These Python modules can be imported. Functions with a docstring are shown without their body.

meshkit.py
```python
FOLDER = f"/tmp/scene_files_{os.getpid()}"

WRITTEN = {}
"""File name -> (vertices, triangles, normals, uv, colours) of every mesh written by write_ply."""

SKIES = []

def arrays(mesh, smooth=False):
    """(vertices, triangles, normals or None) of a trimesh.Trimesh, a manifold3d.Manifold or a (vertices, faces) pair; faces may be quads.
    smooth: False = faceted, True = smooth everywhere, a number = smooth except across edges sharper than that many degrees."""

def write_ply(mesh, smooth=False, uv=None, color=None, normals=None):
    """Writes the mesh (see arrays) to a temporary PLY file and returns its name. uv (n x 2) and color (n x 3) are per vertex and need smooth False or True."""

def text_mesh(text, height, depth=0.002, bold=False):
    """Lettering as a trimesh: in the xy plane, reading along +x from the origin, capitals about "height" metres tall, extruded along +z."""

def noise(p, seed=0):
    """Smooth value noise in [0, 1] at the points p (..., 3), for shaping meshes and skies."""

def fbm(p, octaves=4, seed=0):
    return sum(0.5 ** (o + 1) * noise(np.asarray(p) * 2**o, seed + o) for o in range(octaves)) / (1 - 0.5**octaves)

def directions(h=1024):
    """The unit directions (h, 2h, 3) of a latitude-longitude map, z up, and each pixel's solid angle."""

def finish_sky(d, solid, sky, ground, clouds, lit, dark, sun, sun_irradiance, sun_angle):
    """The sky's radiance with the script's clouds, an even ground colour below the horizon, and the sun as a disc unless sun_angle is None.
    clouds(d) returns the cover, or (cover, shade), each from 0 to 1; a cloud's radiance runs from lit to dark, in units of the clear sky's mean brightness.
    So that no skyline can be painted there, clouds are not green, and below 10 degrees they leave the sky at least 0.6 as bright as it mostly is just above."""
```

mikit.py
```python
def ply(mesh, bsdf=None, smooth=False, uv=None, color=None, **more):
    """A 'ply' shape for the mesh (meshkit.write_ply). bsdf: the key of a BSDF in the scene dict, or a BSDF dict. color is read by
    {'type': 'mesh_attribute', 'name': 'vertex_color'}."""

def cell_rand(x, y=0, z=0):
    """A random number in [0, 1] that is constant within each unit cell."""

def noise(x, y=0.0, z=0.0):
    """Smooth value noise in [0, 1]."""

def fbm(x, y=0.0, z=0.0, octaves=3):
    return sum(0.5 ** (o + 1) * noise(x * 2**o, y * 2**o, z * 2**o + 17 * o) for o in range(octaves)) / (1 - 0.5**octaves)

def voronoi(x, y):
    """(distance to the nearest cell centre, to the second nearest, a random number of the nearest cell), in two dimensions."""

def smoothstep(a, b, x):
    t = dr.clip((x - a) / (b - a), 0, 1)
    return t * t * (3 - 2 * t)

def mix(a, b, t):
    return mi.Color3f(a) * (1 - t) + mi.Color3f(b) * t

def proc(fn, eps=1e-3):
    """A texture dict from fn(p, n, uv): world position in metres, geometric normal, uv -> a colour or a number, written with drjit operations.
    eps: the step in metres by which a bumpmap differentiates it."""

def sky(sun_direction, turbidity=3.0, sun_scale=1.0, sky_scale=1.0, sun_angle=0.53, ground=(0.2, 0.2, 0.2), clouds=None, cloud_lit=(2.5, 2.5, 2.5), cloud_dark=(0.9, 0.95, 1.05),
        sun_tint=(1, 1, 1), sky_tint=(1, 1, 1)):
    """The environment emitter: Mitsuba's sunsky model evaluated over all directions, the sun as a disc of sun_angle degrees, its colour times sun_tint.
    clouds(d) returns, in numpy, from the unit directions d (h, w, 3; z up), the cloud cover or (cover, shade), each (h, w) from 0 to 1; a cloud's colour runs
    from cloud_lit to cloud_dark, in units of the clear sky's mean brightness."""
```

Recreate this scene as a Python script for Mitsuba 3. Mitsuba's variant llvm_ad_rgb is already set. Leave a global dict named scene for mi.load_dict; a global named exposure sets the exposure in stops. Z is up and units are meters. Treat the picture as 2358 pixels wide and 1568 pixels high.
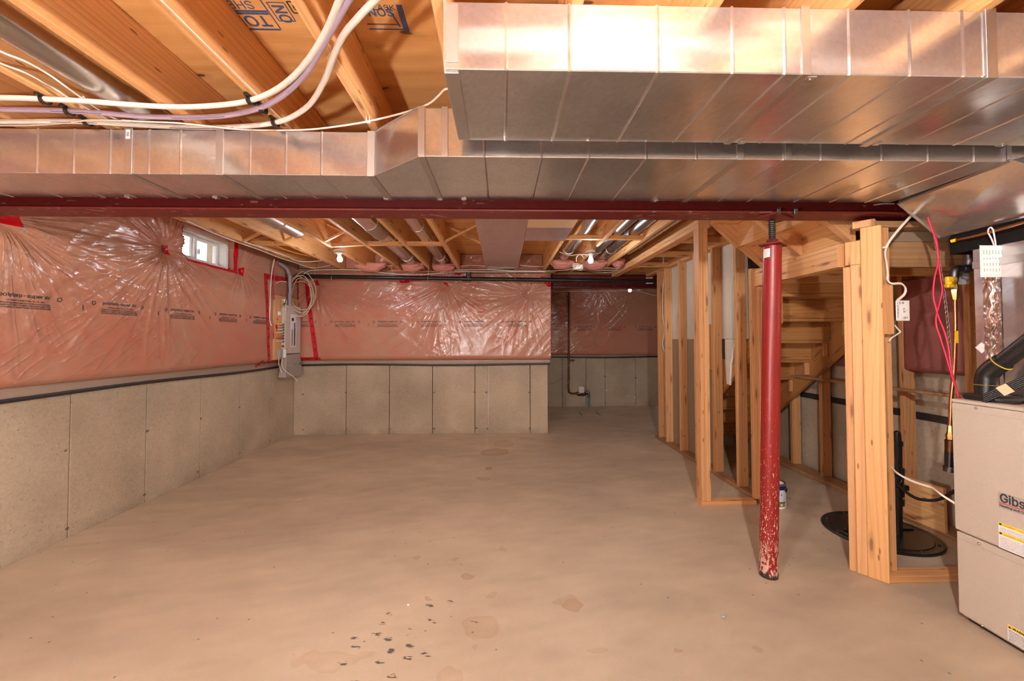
import math, random
import numpy as np, trimesh, mitsuba as mi, drjit as dr
import mikit, meshkit
from mikit import proc, noise, fbm, voronoi, cell_rand, smoothstep, mix
random.seed(7)
rng = np.random.default_rng(11)

# ------------------------------------------------------------------ camera, light, exposure
EYE = np.array([0.0, 0.0, 1.345])
FOC, YAW, PITCH, ROLL, CYP = 944.74, 0.0253, 0.0251, -0.0019, 758.21      # focal length and principal row for a 2358 x 1568 picture
FWD = np.array([math.sin(YAW) * math.cos(PITCH), math.cos(YAW) * math.cos(PITCH), math.sin(PITCH)])
R0 = np.array([math.cos(YAW), -math.sin(YAW), 0.0])
U0 = np.cross(R0, FWD)
RGT, UPV = R0 * math.cos(ROLL) + U0 * math.sin(ROLL), -R0 * math.sin(ROLL) + U0 * math.cos(ROLL)
M = np.eye(4)
M[:3, 0], M[:3, 1], M[:3, 2], M[:3, 3] = -RGT, UPV, FWD, EYE
exposure = 0.08
BULB_BACK, BULB_ALCOVE, BULB_ADDED, ADDED_LIGHT = 350.0, 85.0, (5000.0, 1200.0, 500.0), 2200.0  # last two settings drive unseen lights added in place of flash
scene = {
    'type': 'scene',
    'camera': {'type': 'perspective', 'fov': 2 * math.degrees(math.atan(1179 / FOC)), 'fov_axis': 'x', 'near_clip': 0.05, 'far_clip': 200.0,
               'principal_point_offset_y': (784 - CYP) / 1568, 'to_world': mi.ScalarTransform4f(M)},
    'sky': {**mikit.sky([-0.5, 0.3, 0.8], turbidity=5.0, sun_scale=0.0, sky_scale=26.0, clouds=lambda d: 0.85 + 0 * d[..., 0], cloud_lit=(2.2, 2.2, 2.2), cloud_dark=(2, 2, 2)), 'sampling_weight': 0.05},
}
labels = {}
J, JT = 2.335, 2.57                          # joist underside and top


def at(px, py, Y=None, X=None, Z=None):
    """the point of the room that lies at a known depth, side or height and shows at this place of the photograph"""
    d = FWD + RGT * (px - 1179) / FOC - UPV * (py - CYP) / FOC
    ax, v = (1, Y) if Y is not None else (0, X) if X is not None else (2, Z)
    return EYE + d * (v - EYE[ax]) / d[ax]


# ------------------------------------------------------------------ bookkeeping
def numbered(k):
    if k not in scene and k not in labels:
        return k
    n = 1
    while f'{k}_{n:03d}' in scene or f'{k}_{n:03d}' in labels:
        n += 1
    return f'{k}_{n:03d}'


def thing(name, label, cat, group=None, kind=None):
    k = numbered(name)
    labels[k] = {'label': label, 'category': cat}
    if group: labels[k]['group'] = group
    if kind: labels[k]['kind'] = kind
    return k


def put(k, mesh, bsdf, smooth=False, **more):
    if isinstance(mesh, dict):
        scene[k] = {**mesh, **more}
    elif isinstance(mesh, tuple) and len(mesh) == 3:
        scene[k] = mikit.ply(mesh[:2], bsdf, smooth=smooth, uv=mesh[2], **more)
    else:
        scene[k] = mikit.ply(mesh, bsdf, smooth=smooth, **more)
    return k


def part(parent, name, mesh, bsdf, smooth=False, label=None, kind=None, **more):
    k = numbered(parent + '__' + name)
    put(k, mesh, bsdf, smooth, **more)
    if label or kind:
        labels[k] = {}
        if label: labels[k]['label'] = label
        if kind: labels[k]['kind'] = kind
    return k


def solo(name, mesh, bsdf, label, cat, group=None, smooth=False, kind=None):
    k = thing(name, label, cat, group, kind)
    return put(k, mesh, bsdf, smooth)


def struct(name):
    labels[name] = {'kind': 'structure'}
    return name


# ------------------------------------------------------------------ mesh helpers
BOARD = [0]


def frame(p0, p1, side):
    p0, p1 = np.asarray(p0, float), np.asarray(p1, float)
    a = p1 - p0
    L = np.linalg.norm(a)
    a /= L
    s = np.asarray(side, float)
    s = s - a * (s @ a)
    s /= np.linalg.norm(s)
    return p0, a, s, np.cross(a, s), L


def lumber(p0, p1, w, t, side, c=0.003, centre=True, warp=0.0):
    """a sawn board from p0 to p1, w wide along side, t thick across it, with eased edges; uv = (metres along, metres round + 10 x board number)"""
    p0, a, s, n, L = frame(p0, p1, side)
    BOARD[0] += 1
    b = BOARD[0]
    x, y = w / 2, t / 2
    prof = [(-x + c, -y), (x - c, -y), (x, -y + c), (x, y - c), (x - c, y), (-x + c, y), (-x, y - c), (-x, -y + c)]
    V, F, UV = [], [], []
    per = 0.0
    u0 = (b * 0.731) % 3.0
    for i in range(8):
        q, r = prof[i], prof[(i + 1) % 8]
        d = math.hypot(q[0] - r[0], q[1] - r[1])
        k = len(V)
        for (pp, vv) in ((q, per), (r, per + d)):
            for l in (0, L):
                V.append(p0 + a * l + s * pp[0] + n * pp[1])
                UV.append((u0 + l, 10 * b + vv + 1))
        F += [(k, k + 2, k + 3), (k, k + 3, k + 1)]
        per += d
    for l, flip in ((0, True), (L, False)):
        k = len(V)
        for q in prof:
            V.append(p0 + a * l + s * q[0] + n * q[1])
            UV.append((1000 + q[0], 10 * b + 5 + q[1]))
        for i in range(1, 7):
            F.append((k, k + i + 1, k + i) if flip else (k, k + i, k + i + 1))
    return np.array(V), np.array(F), np.array(UV)


def bxuv(lo, hi, c=0.003):
    """axis-aligned board given by its two corners, grain along its longest side"""
    lo, hi = np.minimum(lo, hi), np.maximum(lo, hi)
    d = hi - lo
    ax = int(np.argmax(d))
    o = [i for i in range(3) if i != ax]
    p0, p1 = (lo + hi) / 2, (lo + hi) / 2
    p0[ax], p1[ax] = lo[ax], hi[ax]
    side = np.zeros(3)
    side[o[0]] = 1
    return lumber(p0, p1, d[o[0]], d[o[1]], side, c=min(c, d.min() * 0.3))


def box(lo, hi, c=0.0):
    lo, hi = np.minimum(lo, hi).astype(float), np.maximum(lo, hi).astype(float)
    if c <= 0:
        m = trimesh.creation.box(hi - lo)
        m.apply_translation((lo + hi) / 2)
        return m
    c = min(c, (hi - lo).min() * 0.45)
    pts = []
    for sx in (0, 1):
        for sy in (0, 1):
            for sz in (0, 1):
                p = np.array([(lo, hi)[sx][0], (lo, hi)[sy][1], (lo, hi)[sz][2]])
                inn = np.array([1 - 2 * sx, 1 - 2 * sy, 1 - 2 * sz]) * c
                for k in range(3):
                    q = p + inn
                    q[k] = p[k]
                    pts.append(q)
    return trimesh.convex.convex_hull(np.array(pts))


def cat(*ms):
    return trimesh.util.concatenate([m for m in ms])


def catmull(P, n=8):
    P = np.asarray(P, float)
    Q = np.vstack([2 * P[0] - P[1], P, 2 * P[-1] - P[-2]])
    out = []
    for i in range(1, len(Q) - 2):
        for t in np.linspace(0, 1, n, endpoint=False):
            out.append(0.5 * ((2 * Q[i]) + (-Q[i - 1] + Q[i + 1]) * t + (2 * Q[i - 1] - 5 * Q[i] + 4 * Q[i + 1] - Q[i + 2]) * t**2 + (-Q[i - 1] + 3 * Q[i] - 3 * Q[i + 1] + Q[i + 2]) * t**3))
    out.append(P[-1])
    return np.array(out)


def tube(P, r, n=10, curve=0, caps=True):
    n0 = len(P)
    P = catmull(P, curve) if curve else np.asarray(P, float)
    r = np.broadcast_to(r, (len(P),)) if np.ndim(r) == 0 else np.interp(np.linspace(0, n0 - 1, len(P)), np.arange(n0), r)
    T = np.gradient(P, axis=0)
    T /= np.linalg.norm(T, axis=1, keepdims=True) + 1e-12
    u = np.cross(T[0], [0.31, 0.2, 0.93])
    u /= np.linalg.norm(u)
    V = []
    ang = np.arange(n) * 2 * np.pi / n
    for i in range(len(P)):
        u = u - T[i] * (u @ T[i])
        u /= np.linalg.norm(u)
        w = np.cross(T[i], u)
        V.append(P[i] + r[i] * (np.cos(ang)[:, None] * u + np.sin(ang)[:, None] * w))
    V = np.vstack(V)
    F = []
    for i in range(len(P) - 1):
        for k in range(n):
            a, b = i * n + k, i * n + (k + 1) % n
            F += [(a, b, b + n), (a, b + n, a + n)]
    if caps:
        m = len(V)
        V = np.vstack([V, P[:1], P[-1:]])
        for k in range(n):
            F += [(m, (k + 1) % n, k), (m + 1, m - n + k, m - n + (k + 1) % n)]
    return trimesh.Trimesh(V, F, process=False)


def cyl(p0, p1, r, n=24, r1=None):
    r1 = r if r1 is None else r1
    p0, p1 = np.asarray(p0, float), np.asarray(p1, float)
    return tube([p0, p1], [r, r1], n)


def lathe(prof, at_=(0, 0, 0), axis=(0, 0, 1), n=32):
    m = trimesh.creation.revolve(np.array(prof, float), sections=n)
    T = trimesh.geometry.align_vectors([0, 0, 1], np.asarray(axis, float))
    T[:3, 3] = at_
    m.apply_transform(T)
    return m


def prism(poly, ax, lo, hi):
    """polygon given in the two other axes (in order), extruded along ax from lo to hi"""
    from shapely.geometry import Polygon
    m = trimesh.creation.extrude_polygon(Polygon(poly), hi - lo, engine='earcut')
    v = np.array(m.vertices)
    o = [i for i in range(3) if i != ax]
    w = np.zeros_like(v)
    w[:, o[0]], w[:, o[1]], w[:, ax] = v[:, 0], v[:, 1], v[:, 2] + lo
    m = trimesh.Trimesh(w, m.faces, process=False)
    if m.volume < 0: m.invert()
    return m


def basis(m, o, ex, ey, ez=None):
    ex, ey = np.asarray(ex, float), np.asarray(ey, float)
    ez = np.cross(ex, ey) if ez is None else np.asarray(ez, float)
    T = np.eye(4)
    T[:3, 0], T[:3, 1], T[:3, 2], T[:3, 3] = ex, ey, ez, o
    m = m.copy()
    m.apply_transform(T)
    return m


TXT = {}


def text(s, h, o, ex, ey, depth=0.0008, bold=False, centre=False, squeeze=1.0):
    if (s, h, depth, bold) not in TXT:
        TXT[(s, h, depth, bold)] = meshkit.text_mesh(s, h, depth, bold)
    m = TXT[(s, h, depth, bold)].copy()
    m.vertices[:, 0] *= squeeze
    if centre:
        m.vertices[:, 0] -= (m.vertices[:, 0].max() + m.vertices[:, 0].min()) / 2
    return basis(m, np.asarray(o, float), ex, ey)


def hull(*balls):
    """hull of (centre, radius) balls"""
    pts = []
    s = trimesh.creation.icosphere(subdivisions=2)
    for c, r in balls:
        pts.append(s.vertices * r + np.asarray(c))
    return trimesh.convex.convex_hull(np.vstack(pts))


# ------------------------------------------------------------------ materials
def mat(k, d):
    scene[k] = d
    return k


def two(d): return {'type': 'twosided', 'bsdf': d}


def rgb(*c): return {'type': 'rgb', 'value': list(c)}


def flat(k, c, rough=0.5, metallic=0.0, spec=0.5, **more):
    return mat(k, two({'type': 'principled', 'base_color': c if isinstance(c, dict) else rgb(*c), 'roughness': rough, 'metallic': metallic, 'specular': spec, **more}))


def wood_fn(light, dark, knotc):
    def fn(p, n, uv):
        u, v = uv.x, uv.y
        b = dr.floor(v / 10)
        r1, r2 = cell_rand(b, 1), cell_rand(b, 2)
        vv = v - 10 * b
        wob = noise(u * 0.9 + b * 3.1, vv * 7.0) * 0.05
        g = noise((vv + wob) * (95 + 60 * r2), b * 1.7 + u * 0.25)
        g2 = noise((vv + wob * 0.6) * 420, b + u * 1.3)
        arch = dr.sin((vv + wob * 1.8) * (170 + 120 * r1) + u * 1.2 * (r2 - 0.5))
        tone = 0.10 + 0.38 * g + 0.22 * g2 + 0.24 * smoothstep(0.35, 1.0, arch) + 0.25 * (noise(u * 1.1, vv * 5, b) - 0.5) + 0.35 * (r1 - 0.5)
        c = mix(light, dark, dr.clip(tone, 0, 1))
        kx, ky = u * 2.3 + b * 5.7, vv * 13.0
        d1, _, w = voronoi(kx, ky)
        k = smoothstep(0.13, 0.05, d1) * smoothstep(0.62, 0.7, w)
        c = mix(c, knotc, 0.8 * k)
        ring = smoothstep(0.24, 0.12, d1) * smoothstep(0.62, 0.7, w) * (1 - k)
        c = c * (1 - 0.22 * ring)
        d2, _, w2 = voronoi(u * 7.0 + b * 3.3, vv * 30.0)
        c = mix(c, knotc, 0.75 * smoothstep(0.16, 0.08, d2) * smoothstep(0.88, 0.92, w2))
        end = smoothstep(800, 801, u)
        rr = dr.sqrt(dr.square(u - 1000 + 0.03) + dr.square(vv - 5 - 0.02))
        ce = mix(light, dark, 0.35 + 0.4 * smoothstep(0.2, 0.9, dr.sin(rr * 900)))
        return c * (1 - end) + ce * end
    return fn


def wood(k, light, dark, knotc=(0.16, 0.06, 0.022), rough=0.55):
    return flat(k, proc(wood_fn(light, dark, knotc)), rough=rough, spec=0.35)


wood('wood_stud', (0.66, 0.365, 0.17), (0.42, 0.175, 0.06))
wood('wood_joist', (0.72, 0.41, 0.18), (0.50, 0.22, 0.072))
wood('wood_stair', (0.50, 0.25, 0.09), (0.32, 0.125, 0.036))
wood('wood_old', (0.36, 0.20, 0.10), (0.22, 0.105, 0.045))


def plywood_fn(p, n, uv):
    g = fbm(p.x * 3.0, p.y * 22.0, 1.0, 4)
    f = noise(p.x * 9, p.y * 230, p.z)
    q = noise(p.x * 1.2, p.y * 5.5, 3.0)
    band = dr.sin(p.y * 60 + 9 * noise(p.x * 2.1, p.y * 3.0) + 3 * noise(p.x * 0.8, p.y * 9))
    t = dr.clip(0.05 + 0.42 * g + 0.22 * f + 0.25 * (q - 0.3) + 0.12 * band, 0, 1)
    c = mix((0.72, 0.40, 0.155), (0.46, 0.19, 0.05), t)
    d, _, w = voronoi(p.x * 3.1 + 0.3 * noise(p.x * 9, p.y * 20), p.y * 6.5)
    k = smoothstep(0.035 + 0.06 * w, 0.02 + 0.03 * w, d) * smoothstep(0.58, 0.64, w)
    return mix(c, (0.09, 0.035, 0.014), 0.9 * k) * (1 - 0.2 * smoothstep(0.25, 0.1, d) * smoothstep(0.42, 0.5, w))


flat('plywood', proc(plywood_fn), rough=0.6, spec=0.3)


STAINS = [  # x, y, radius x, radius y, strength: dried puddles and drips on the slab
    (-0.08, 4.95, 0.17, 0.16, 0.55), (0.02, 5.35, 0.12, 0.2, 0.3), (-0.14, 4.32, 0.04, 0.05, 0.9), (-0.18, 4.0, 0.06, 0.05, 0.5),
    (-0.53, 2.575, 0.035, 0.03, 0.5), (-0.28, 2.57, 0.025, 0.02, 0.45), (-0.2, 2.38, 0.045, 0.025, 0.55), (0.36, 2.1, 0.05, 0.045, 0.5), (0.33, 2.14, 0.06, 0.04, 0.32),
    (-0.38, 2.18, 0.03, 0.02, 0.5), (-0.1, 1.96, 0.09, 0.085, 0.28), (-0.06, 2.2, 0.03, 0.02, 0.3), (0.42, 1.8, 0.05, 0.02, 0.3), (1.1, 1.78, 0.025, 0.02, 0.4),
    (0.75, 1.79, 0.02, 0.017, 0.55), (-0.12, 1.83, 0.02, 0.02, 0.3), (0.0, 2.65, 0.02, 0.02, 0.35), (-0.72, 1.78, 0.16, 0.05, 0.22), (-0.2, 1.68, 0.06, 0.05, 0.25)]


def slab_fn(p, n, uv):
    a = fbm(p.x * 1.3 + 3, p.y * 2.4, 0.0, 4)
    b = fbm(p.x * 5.0, p.y * 9.0, 2.0, 3)
    s = noise(p.x * 160, p.y * 160, 0.5)
    trowel = noise(p.x * 6 + p.y * 2.0, p.y * 24 - p.x * 6, 1.0)
    t = dr.clip(1.0 * (a - 0.28) + 0.4 * (b - 0.5) + 0.17 * (trowel - 0.5) + 0.16 * (s - 0.5) + 0.22, 0, 1)
    c = mix((0.52, 0.402, 0.29), (0.335, 0.26, 0.188), t)
    wx, wy = p.x + 0.05 * (noise(p.x * 22, p.y * 22, 4) - 0.5), p.y + 0.05 * (noise(p.x * 22, p.y * 22, 9) - 0.5)
    m = mi.Float(0)
    for (x, y, rx, ry, k) in STAINS:
        q = dr.sqrt(dr.square((wx - x) / rx) + dr.square((wy - y) / ry))
        m = dr.maximum(m, k * smoothstep(1.1, 0.9, q) * (0.75 + 0.35 * smoothstep(0.6, 1.0, q)))
    c = mix(c, c * mi.Color3f(0.72, 0.52, 0.36), m)
    # boot scuffs: small black smears in a loose drift in front of the camera
    qx, qy = p.x + 0.012 * (noise(p.x * 60, p.y * 60, 3) - 0.5), p.y + 0.3 * p.x + 0.012 * (noise(p.x * 60, p.y * 60, 6) - 0.5)
    d1, _, r = voronoi(qx * 9.0, qy * 15.0)
    near = dr.exp(-dr.square((p.x + 0.42 - 0.5 * (p.y - 1.9)) / 0.22) - dr.square((p.y - 1.88) / 0.26))
    dash = smoothstep(0.26, 0.14, d1 + 0.10 * (noise(p.x * 40, p.y * 330, 2) - 0.3)) * smoothstep(1.0 - 0.75 * near, 1.05 - 0.75 * near, r) * smoothstep(0.03, 0.12, near)
    dash = dash * smoothstep(0.42, 0.6, noise(p.x * 55 + p.y * 60, p.y * 160, 9))
    c = mix(c, (0.05, 0.04, 0.035), 0.85 * dash)
    sp, _, w = voronoi(p.x * 9, p.y * 9)
    return c * (1 - 0.5 * smoothstep(0.06, 0.03, sp) * smoothstep(0.86, 0.9, w))


mat('slab', two({'type': 'principled', 'base_color': proc(slab_fn), 'roughness': 0.48, 'specular': 0.4}))


def conc_fn(p, n, uv):
    s, z = p.x + p.y, p.z
    a = fbm(s * 2.3, z * 1.9, 0.0, 5)
    b = noise(s * 3.0, z * 0.5, 7.0)
    f = noise(s * 90, z * 90, 1.0)
    t = dr.clip(1.5 * (a - 0.33) + 0.5 * (b - 0.45) + 0.35 * (f - 0.5) + 0.2, 0, 1)
    c = mix((0.50, 0.40, 0.295), (0.33, 0.26, 0.19), t)
    d, _, w = voronoi(s * 42, z * 42)
    pit = smoothstep(0.22, 0.12, d) * smoothstep(0.88, 0.93, w)
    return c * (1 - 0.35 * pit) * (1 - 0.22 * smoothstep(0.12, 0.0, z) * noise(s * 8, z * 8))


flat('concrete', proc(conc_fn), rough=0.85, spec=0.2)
flat('concrete_mark', (0.13, 0.10, 0.075), rough=0.9)


def batt_fn(p, n, uv):
    s, z = p.x + p.y, p.z
    a = fbm(s * 2.2, z * 2.2, 0.0, 4)
    b = fbm(s * 9 + z * 4, z * 9 - s * 3, 3.0, 3)
    t = dr.clip(0.5 + 1.2 * (a - 0.5) + 0.9 * (b - 0.5), 0, 1)
    c = mix((0.475, 0.165, 0.108), (0.44, 0.228, 0.155), t)
    return mix(c, (0.45, 0.25, 0.155), 0.5 * smoothstep(1.3, 2.1, z) * smoothstep(0.3, 0.7, noise(s * 0.7, z * 1.7, 5)))


# clear film over pink wool: the film's gloss over the wool's colour
FOLDS = {'left': ((3.593, 2.136, 1.0), (2.43, 2.06, 0.8), (4.61, 2.136, 0.4)), 'back': ((-2.627, 2.154, 0.9), (-0.798, 2.144, 0.8), (0.40, 2.02, 0.7), (2.0, 2.45, 0.8))}


def film_bump(p, n, uv):
    left = p.x < -2.75
    a = dr.select(left, p.y, p.x)
    h = mi.Float(0)
    for wall, pins in FOLDS.items():
        hh = mi.Float(0)
        for i, (pa, pz, R) in enumerate(pins):
            da, dz = a - pa, p.z - pz
            r = dr.sqrt(da * da + dz * dz) + 1e-4
            f = noise(da / r * 13 + i, dz / r * 13, r * 1.5 + 3 * i)
            hh += 0.0030 * dr.clip(1 - dr.abs(2 * f - 1) * 4, 0, 1) * dr.exp(-dr.square(r / R)) * smoothstep(0.03, 0.12, r)
        h = dr.select(left if wall == 'left' else ~left, hh, h)
    u, v = a * 0.8 + p.z * 0.6, p.z * 0.8 - a * 0.6
    f = noise(u * 3.0 + 2 * noise(u * 2, v * 2), v * 19, 5.0)
    h += 0.0022 * dr.clip(1 - dr.abs(2 * f - 1) * 5, 0, 1) * smoothstep(0.5, 0.62, noise(a * 2.3, p.z * 2.3, 8.0))
    return h + 0.0006 * noise(a * 30, p.z * 30, 2.0)


mat('film_over_batt', two({'type': 'bumpmap', 'arbitrary': proc(film_bump, eps=0.002), 'scale': 1.0, 'bsdf': {'type': 'roughplastic', 'distribution': 'ggx', 'alpha': 0.05, 'int_ior': 1.6, 'diffuse_reflectance': proc(batt_fn), 'nonlinear': False}}))
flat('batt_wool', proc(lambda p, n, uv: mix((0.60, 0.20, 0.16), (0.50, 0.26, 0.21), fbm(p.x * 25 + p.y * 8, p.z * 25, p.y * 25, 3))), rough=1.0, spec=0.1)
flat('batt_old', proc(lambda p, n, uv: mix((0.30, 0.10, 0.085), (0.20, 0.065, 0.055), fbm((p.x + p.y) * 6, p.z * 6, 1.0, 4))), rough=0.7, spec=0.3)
mat('film_edge', two({'type': 'roughplastic', 'alpha': 0.15, 'diffuse_reflectance': rgb(0.34, 0.25, 0.20)}))
mat('black_strip', two({'type': 'roughplastic', 'alpha': 0.2, 'diffuse_reflectance': rgb(0.025, 0.024, 0.026)}))
mat('red_tape', two({'type': 'roughplastic', 'alpha': 0.12, 'diffuse_reflectance': rgb(0.50, 0.004, 0.012)}))
flat('ink', (0.03, 0.025, 0.03), rough=0.7)
flat('ink_blue', (0.045, 0.07, 0.16), rough=0.7)
flat('ink_grey', (0.30, 0.28, 0.28), rough=0.8)


def zinc_fn(p, n, uv):
    s = fbm(p.x * 7, p.y * 7, p.z * 7, 3)
    d, _, w = voronoi(p.x * 90 + p.y * 17, p.z * 90 + p.y * 60)
    smear = smoothstep(0.55, 0.75, fbm(p.x * 2.3 + 5, p.y * 3, p.z * 9, 4))
    c = mix((0.62, 0.62, 0.63), (0.78, 0.775, 0.77), s) * (0.95 + 0.09 * w)
    return mix(c, (0.86, 0.86, 0.87), 0.5 * smear)


def zinc_rough(p, n, uv):
    return 0.19 + 0.16 * smoothstep(0.45, 0.75, fbm(p.x * 2.3 + 5, p.y * 3, p.z * 9, 4))


def oilcan(p, n, uv):
    return 0.010 * (fbm(p.x * 2.1, p.y * 2.6, p.z * 3.0, 2) - 0.5)


def metal(k, base, rough, bump=None, metallic=1.0):
    d = {'type': 'principled', 'base_color': base, 'roughness': rough, 'metallic': metallic, 'specular': 0.5}
    if bump is not None:
        d = {'type': 'bumpmap', 'arbitrary': proc(bump, eps=0.004), 'scale': 1.0, 'bsdf': d}
    return mat(k, two(d))


metal('zinc', proc(zinc_fn), proc(zinc_rough), oilcan, 0.93)
metal('zinc_strip', rgb(0.66, 0.66, 0.66), 0.38)
metal('zinc_round', rgb(0.68, 0.68, 0.67), 0.24)
metal('steel', rgb(0.55, 0.53, 0.50), 0.3)
metal('copper', rgb(0.80, 0.36, 0.17), 0.25)
metal('copper_dull', rgb(0.17, 0.075, 0.04), 0.45)
metal('brass', rgb(0.78, 0.55, 0.22), 0.28)
metal('iron', rgb(0.14, 0.135, 0.14), 0.42)
metal('foil', rgb(0.86, 0.80, 0.77), 0.2, lambda p, n, uv: 0.006 * fbm(p.y * 45, p.z * 30, p.x * 30, 3))


def redpaint_fn(p, n, uv):
    a = fbm(p.x * 9, p.y * 9, p.z * 9, 3)
    c = mix((0.125, 0.010, 0.009), (0.09, 0.008, 0.008), a)
    chip = smoothstep(0.74, 0.80, noise(p.x * 38, p.y * 60, p.z * 60)) * smoothstep(0.5, 0.6, noise(p.x * 5, p.y * 9, p.z * 9))
    return mix(c, (0.20, 0.13, 0.11), 0.55 * chip)


def colpaint_fn(p, n, uv):
    c = mix((0.22, 0.008, 0.007), (0.17, 0.008, 0.008), fbm(p.x * 9, p.y * 9, p.z * 6, 3))
    dens = smoothstep(0.95, 0.05, p.z)
    a = dr.atan2(p.y - 2.33, p.x - 1.545)
    f1 = noise(a * 14, p.z * 70, 1.0)
    f2 = noise(a * 30, p.z * 160, 4.0)
    chip = smoothstep(0.93 - 0.22 * dens, 0.97 - 0.22 * dens, f1 * 0.55 + f2 * 0.55) * smoothstep(1.25, 0.6, p.z)
    low = smoothstep(0.25, 0.03, p.z) * smoothstep(0.45, 0.6, noise(a * 9, p.z * 60, 7.0))
    c = mix(c, (0.62, 0.42, 0.34), dr.maximum(0.85 * chip, 0.8 * low))
    tar = smoothstep(0.055, 0.035, p.z + 0.03 * noise(a * 5, 2.0))
    return mix(c, (0.025, 0.018, 0.015), tar)


flat('red_steel', proc(redpaint_fn), rough=0.42, spec=0.4)
flat('red_column', proc(colpaint_fn), rough=0.36, spec=0.5)
mat('black_plastic', two({'type': 'roughplastic', 'alpha': 0.14, 'diffuse_reflectance': rgb(0.012, 0.012, 0.013)}))
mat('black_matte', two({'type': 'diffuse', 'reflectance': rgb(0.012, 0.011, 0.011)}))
mat('white_pipe', two({'type': 'roughplastic', 'alpha': 0.2, 'diffuse_reflectance': rgb(0.72, 0.66, 0.60)}))
mat('purple_pipe', two({'type': 'roughplastic', 'alpha': 0.2, 'diffuse_reflectance': rgb(0.40, 0.30, 0.40)}))
mat('white_cable', two({'type': 'roughplastic', 'alpha': 0.25, 'diffuse_reflectance': rgb(0.72, 0.66, 0.58)}))
mat('tan_cable', two({'type': 'roughplastic', 'alpha': 0.25, 'diffuse_reflectance': rgb(0.62, 0.50, 0.36)}))
mat('orange_cable', two({'type': 'roughplastic', 'alpha': 0.25, 'diffuse_reflectance': rgb(0.75, 0.25, 0.03)}))
mat('yellow_cable', two({'type': 'roughplastic', 'alpha': 0.25, 'diffuse_reflectance': rgb(0.80, 0.55, 0.08)}))
mat('red_cable', two({'type': 'roughplastic', 'alpha': 0.2, 'diffuse_reflectance': rgb(0.60, 0.012, 0.055)}))
mat('white_plastic', two({'type': 'roughplastic', 'alpha': 0.15, 'diffuse_reflectance': rgb(0.74, 0.72, 0.70)}))
mat('grey_plastic', two({'type': 'roughplastic', 'alpha': 0.2, 'diffuse_reflectance': rgb(0.30, 0.30, 0.31)}))
mat('panel_grey', two({'type': 'roughplastic', 'alpha': 0.2, 'diffuse_reflectance': rgb(0.56, 0.50, 0.45)}))
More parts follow.
